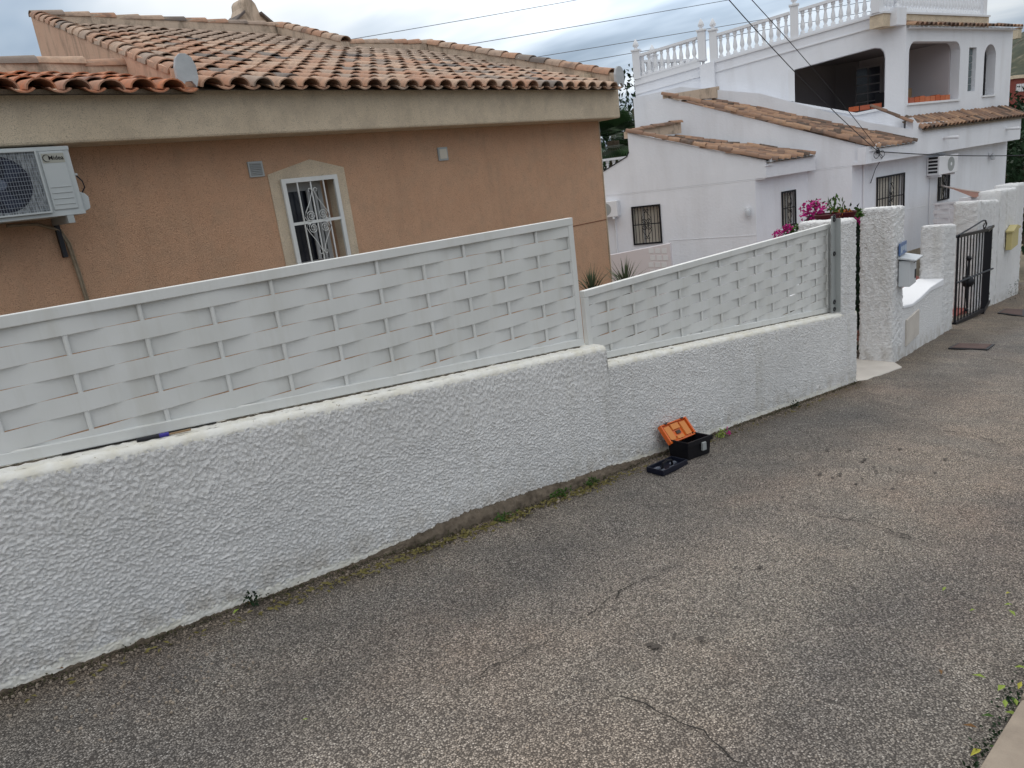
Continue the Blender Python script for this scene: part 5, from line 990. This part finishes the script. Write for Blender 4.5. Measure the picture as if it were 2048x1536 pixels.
# single fallen leaves
def one_leaf(p, L, m, label, rot):
    mb = MB(); vs, fs = leaf_shape(L, L*.36, .3); R_ = Matrix.Rotation(rot, 4, 'Z') @ Matrix.Rotation(random.uniform(-.1, .25), 4, 'X'); mb.add([p+V((0, 0, .012))+(R_ @ V(v)) for v in vs], fs, True); setp(mb.build('fallen_leaf', m, None), label, 'leaf', 'fallen leaves on the asphalt')
LB = ['green leaf near the right edge, highest of those close to the kerb', 'green folded leaf on the asphalt left of the kerb leaves', 'long pale green leaf pointing to the kerb stones', 'yellow three cornered leaf against the kerb at the right edge', 'curled green leaf touching the kerb joint', 'broad pale leaf lying on the kerb edge by the curled one', 'flat green leaf just below the curled leaf at the kerb', 'yellow leaf at the bottom edge beside the kerb corner', 'darker green leaf sprouting above the bottom yellow leaf', 'leftmost of the small leaves scattered on the right side asphalt', 'small leaf between the leftmost one and the right edge', 'tiny yellow leaf, highest on the right side asphalt', 'small green leaf just under the highest tiny yellow one', 'lowest small green leaf of the upper right scatter', 'dark green leaf in the damp joint beside the kerb', 'dark green leaf in the joint above the curled leaf']
for lk_, (px, py, m_, s) in zip(LB, [(2028, 1340, M_YG, .04), (1972, 1362, M_YG, .042), (1995, 1388, M_YG, .055), (2036, 1385, M_YEL, .04), (2010, 1422, M_YG, .045), (2033, 1418, M_YG, .035), (2008, 1430, M_YG, .045), (1962, 1505, M_YEL, .05), (1975, 1498, M_LEAF, .035), (1885, 1187, M_YG, .035), (1950, 1224, M_YG, .03), (2020, 1190, M_YEL, .03), (2025, 1214, M_YG, .035), (2031, 1238, M_YG, .042), (1990, 1440, M_LEAF, .04), (2025, 1400, M_LEAF, .04)]):
    one_leaf(ground(px, py), s, m_, lk_, random.uniform(0, 6))
one_leaf(ground(618, 1444), .02, M_YG, 'single tiny green leaf lying alone on the asphalt in the lower left', 1.0); one_leaf(ground(1880, 1345), .035, M_BRN, 'single brown dry leaf on the asphalt left of the kerb leaves', 2.0); one_leaf(ground(1955, 1462), .04, M_BRN, 'dark brown curled leaf lying close to the kerb stones', .4)
for (px, py, lab, m_) in [(480, 1222, 'yellow leaf beside the dark weed at the wall foot', M_YG), (505, 1215, 'brown leaf under the dark weed at the wall foot', M_BRN), (130, 1342, 'long brown leaf at the wall foot near the left edge', M_BRN)]: one_leaf(ground(px, py), .045, m_, lab, random.uniform(0, 3))
# potted plants on the return wall behind pillar
def wt(px, py, y): return Fr(0, y, 0).at(px, py)
def pt(px, py, y): u, z = wt(px, py, y); return V((u, y, z))
pot = thing('plant_trough', pt(1680, 440, 3.28), 'burgundy plant troughs with trailing orange and green plants on top of the white pillar', 'plant pot')
mb = MB(); a = pt(1643, 441, 3.28); b = pt(1666, 441, 3.28); c = pt(1674, 439, 3.28); d = pt(1697, 434, 3.28)
for (p_, q_) in ((a, b), (c, d)): mb = MB(); w_ = (q_-p_).length/2; ctr = (p_+q_)/2; mb.lathe([(.001, 0), (w_*.8, 0), (w_, .06), (w_*.95, .065), (w_*.9, .05), (.001, .05)], ctr, 12); mb.build('pot', M_POT, pot)
blob(pt(1690, 427, 3.28), .09, 60, .045, .02, 1.1, 1, .5).build('orange_foliage', M_OR, pot); blob(pt(1716, 428, 3.28), .07, 40, .06, .035, 1.1, .6, .6).build('green_foliage', M_LEAF, pot); blob(pt(1672, 428, 3.28), .07, 30, .04, .02).build('orange_foliage', M_OR, pot)
sh = thing('potted_shrub', pt(1672, 430, 3.28), 'upright green shrub with drooping leaves rising from the trough on the pillar', 'plant')
for q_ in [((1668, 432), (1671, 392)), ((1662, 430), (1656, 402)), ((1680, 428), (1688, 402))]:
    A, B = pt(*q_[0], 3.28), pt(*q_[1], 3.28); MB().tube([A, B], .004, 4).build('stem', M_TRUNK, sh); mb = MB()
    for k in range(16): leaf_into(mb, A.lerp(B, random.uniform(.2, 1))+V((random.gauss(0, .012), random.gauss(0, .01), 0)), .06, .028, 1.3)
    mb.build('foliage', M_LEAF, sh)
bg_ = thing('bougainvillea', pt(1628, 440, 3.6), 'magenta bougainvillea bush beside the pots behind the fence end', 'plant')
blob(pt(1627, 421, 3.6), .15, 330, .032, .028, 1.4, 1, .8).build('flowers', M_MAG, bg_); blob(pt(1634, 442, 3.6), .10, 90, .06, .04, 1.2, 1, .8).build('foliage', M_LEAF, bg_); blob(pt(1630, 410, 3.6), .05, 20, .04, .03).build('foliage', M_LEAF, bg_)
MB().tube([pt(1601, 462, 3.6), pt(1608, 445, 3.6), pt(1620, 432, 3.6), pt(1640, 428, 3.6), pt(1690, 424, 3.8)], .008, 5).build('hose', M_WIRE, bg_)
bg2 = thing('bougainvillea', pt(1570, 465, 4.2), 'lower magenta bougainvillea branch peeping over the fence rail under the narrow barred window', 'plant')
for q_ in ((1552, 470), (1560, 464), (1572, 458), (1578, 455)): blob(pt(*q_, 4.2), .045, 36, .03, .026).build('flowers', M_MAG, bg2)
for q_ in ((1568, 470), (1582, 462), (1592, 458), (1600, 462)): blob(pt(*q_, 4.25), .06, 40, .045, .03).build('foliage', M_LEAF, bg2)
sd = thing('dark_shrub', V((8.75, 3.75, -2.4)), 'dark shrub with a few magenta blooms filling the narrow entrance gap', 'plant')
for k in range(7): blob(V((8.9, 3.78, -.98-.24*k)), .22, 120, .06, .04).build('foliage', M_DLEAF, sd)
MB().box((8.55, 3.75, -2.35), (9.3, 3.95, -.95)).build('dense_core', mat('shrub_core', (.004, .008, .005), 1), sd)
blob(V((8.60, 3.56, -.88)), .08, 50, .04, .035).build('flowers', M_MAG, sd)
blob(V((8.6, 3.6, -2.25)), .10, 50, .04, .035).build('lower_flowers', leafmat('red_petal', (.35, .08, .05), (.5, .3, .25)), sd)
# yucca tips over the fence
def rosette(t, c, n, L, wd, m, spread=1.0, up=.6):
    for k in range(n):
        a = random.uniform(0, 6.28); e_ = random.uniform(up, 1.45); d = V((math.cos(a)*math.cos(e_), math.sin(a)*math.cos(e_), math.sin(e_))); s = V((-math.sin(a), math.cos(a), 0))*wd/2; l = L*random.uniform(.7, 1.1); c1 = V(c)+d*l*.5+V((0, 0, .03)); c2 = V(c)+d*l+V((0, 0, -.02*spread))
        yield MB().add([V(c)-s, V(c)+s, c1+s*.9, c1-s*.9, c2], [(0, 1, 2, 3), (3, 2, 4)])
def yucca(c, label, n=34, L=.55):
    t = thing('yucca', V((c.x, c.y, -3.0)), label, 'plant', 'spiky plants behind the fence'); MB().tube([(c.x, c.y, -3.2), c], .05, 8).build('trunk', M_TRUNK, t)
    for mb in rosette(t, c, n, L, .016, M_PALM): mb.build('leaf', M_YUC, t)
yucca(ray(1185, 592)*9.2, 'spiky dark yucca left of the peach house corner above the fence', 60, .42); yucca(ray(1252, 580)*9.6, 'spiky dark yucca in front of the pink garden wall above the fence', 70, .46)
# low pinkish garden wall with woven inset below the barred window
gw = thing('garden_wall', Gf1.p(2.0, 1.6, -3), 'low pale garden wall with a small woven inset below the left barred window', 'wall'); GW = Fr(*(Gf1.p(3.3, 1.3, 0).xy), GD-180)
a_ = lambda x, y: GW.at(x, y); q1 = a_(1200, 520); q2 = a_(1340, 487)
MB().prism(GW, [(q1[0]-.5, -3.6), (q2[0], -3.6), (q2[0], q2[1]), (q1[0]-.5, q1[1])], 0, .15).build('wall_face', mat('pinkish_white_render', (.70, .66, .69), .9), gw)
for j in range(6):
    for i in range(3):
        s_ = a_(1297+13*i+(3 if j % 2 else 0), 496+14*j); MB().fbox(GW, s_[0], s_[0]+.10, -.006, -.001, s_[1]-.11, s_[1]-.01).build('inset_slat', M_HWP, gw)
# palm and dark trees in the gap
def tree(name, base, h, r, m, label, n=500, L=.35, sz=1.0, clumps=9, grp='background trees'):
    t = thing(name, base, label, 'tree', grp); top = V(base)+V((0, 0, h)); MB().tube([V(base), V(base)+V((.1, 0, h*.4)), V(base)+V((0, .1, h*.85))], [.16, .12, .05], 7).build('trunk', M_TRUNK, t); mb = MB()
    for c in range(clumps):
        d = V((random.gauss(0, .5), random.gauss(0, .5), random.gauss(0, .45)*sz))*r; cc2 = V(base)+V((0, 0, h*.68))+d; MB_ = blob(cc2, r*.5, n//clumps, L, L*.5, 1.4, 1, sz); mb.add(MB_.v, MB_.f)
        MB().tube([V(base)+V((0, 0, h*.45)), cc2], .035, 5).build('limb', M_TRUNK, t)
    mb.build('crown', m, t); return t
pc = ray(1226, 282)*26
palm = thing('fan_palm', V((pc.x, pc.y, -3.6)), 'green fan palm with a dense skirt in the gap between the two houses', 'tree'); MB().tube([(pc.x, pc.y, -3.6), pc], .22, 8).build('trunk', M_TRUNK, palm)
for k in range(80):
    a = random.uniform(0, 6.28); e_ = random.uniform(-.7, 1.35); d = V((math.cos(a)*math.cos(e_), math.sin(a)*math.cos(e_), math.sin(e_))); hub = pc+d*random.uniform(.5, .8); mb = MB(); sx_ = d.cross(V((0, 0, 1))).normalized(); sy_ = sx_.cross(d)
    for j in range(17):
        t_ = -1.25+2.5*j/16; v = (d*math.cos(t_)+sx_*math.sin(t_)).normalized(); ww = (sy_+sx_*.2)*.016; l = .75*(1-.18*abs(t_)); pm = hub+v*l*.6; pe = hub+v*l+V((0, 0, -.16*l)); ww2 = v.cross(sy_)*.022; mb.add([hub, pm+ww2, pe, pm-ww2], [(0, 1, 2, 3)])
    mb.build('frond', M_PALM if k % 3 else M_DLEAF, palm)
tree('dark_tree', V(((ray(1225, 255)*36).x, (ray(1225, 255)*36).y, -5)), 9.3, 2.2, M_DLEAF, 'dark conifer behind the fan palm between the houses', 2600, .32, 1.3, 14)
tree('dark_tree', V(((ray(1275, 285)*33).x, (ray(1275, 285)*33).y, -5)), 8.8, 1.9, M_DLEAF, 'dark bushy tree right of the fan palm against the sky', 1500, .3, 1.2, 10)
hc = ray(1222, 300)*31; hd_ = thing('hedge', V((hc.x, hc.y, -4.5)), 'dense dark hedge behind the fan palm in the gap between the houses', 'hedge')
mb = MB()
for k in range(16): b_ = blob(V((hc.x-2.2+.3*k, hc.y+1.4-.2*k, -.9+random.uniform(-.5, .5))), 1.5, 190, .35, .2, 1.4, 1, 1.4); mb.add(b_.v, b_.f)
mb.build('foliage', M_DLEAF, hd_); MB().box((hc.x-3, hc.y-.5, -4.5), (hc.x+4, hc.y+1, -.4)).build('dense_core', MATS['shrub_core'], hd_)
tb_ = ray(2045, 300); 
for k, (dd_, hh, lab) in enumerate(((30, 5.2, 'near dark broad tree at the right edge behind the white house'), (34, 6.2, 'taller dark tree behind at the right edge under the red building'), (27, 3.6, 'low dark bushy tree at the right edge above the far wall'))):
    p_ = ray((2052, 2040, 2060)[k], 290)*dd_; tree('dark_tree', V((p_.x+k*.3, p_.y, -5.2)), hh, 2.3, M_DLEAF, lab, 2600, .28, 1.0, 14)
p_ = ray(2040, 170)*70; RBf = Fr(p_.x, p_.y, -10); rb = thing('red_building', V((p_.x, p_.y, -6)), 'distant dark red building with white balustrade at the right edge', 'building')
MB().fbox(RBf, -1.2, 14, 0, 8, -8, p_.z+.6).build('wall', M_REDB, rb); MB().fbox(RBf, -1.4, 14, -.2, 8.2, p_.z+.6, p_.z+.9).build('cornice', M_BEIGE, rb)
for k in range(5): MB().fbox(RBf, -.8+.5*k, -.45+.5*k, -.1, -.01, p_.z-.6, p_.z+.1).build('white_baluster', M_HWP, rb)
for (px, py, dd_, ww, lab) in ((2040, 62, 330, 1.6, 'tiny pale villa high on the far hillside'), (2046, 128, 300, 1.8, 'tiny pale villa low on the far hillside')):
    p_ = ray(px, py)*dd_; hf = Fr(p_.x, p_.y, -10); hv = thing('hill_villa', p_-V((0, 0, 3)), lab, 'house', 'villas on the far hill'); MB().fbox(hf, -ww, ww, 0, 6, p_.z-3, p_.z+1).build('wall', M_BEIGE, hv); MB().fbox(hf, -ww-.3, ww+.3, -.3, 6.3, p_.z+1, p_.z+1.5).build('roof', M_TILEW, hv)
# tidy: nothing below
for o in list(bpy.data.objects):
    if o.type == 'EMPTY' and o.parent is None and not o.children and 'label' not in o: bpy.data.objects.remove(o)
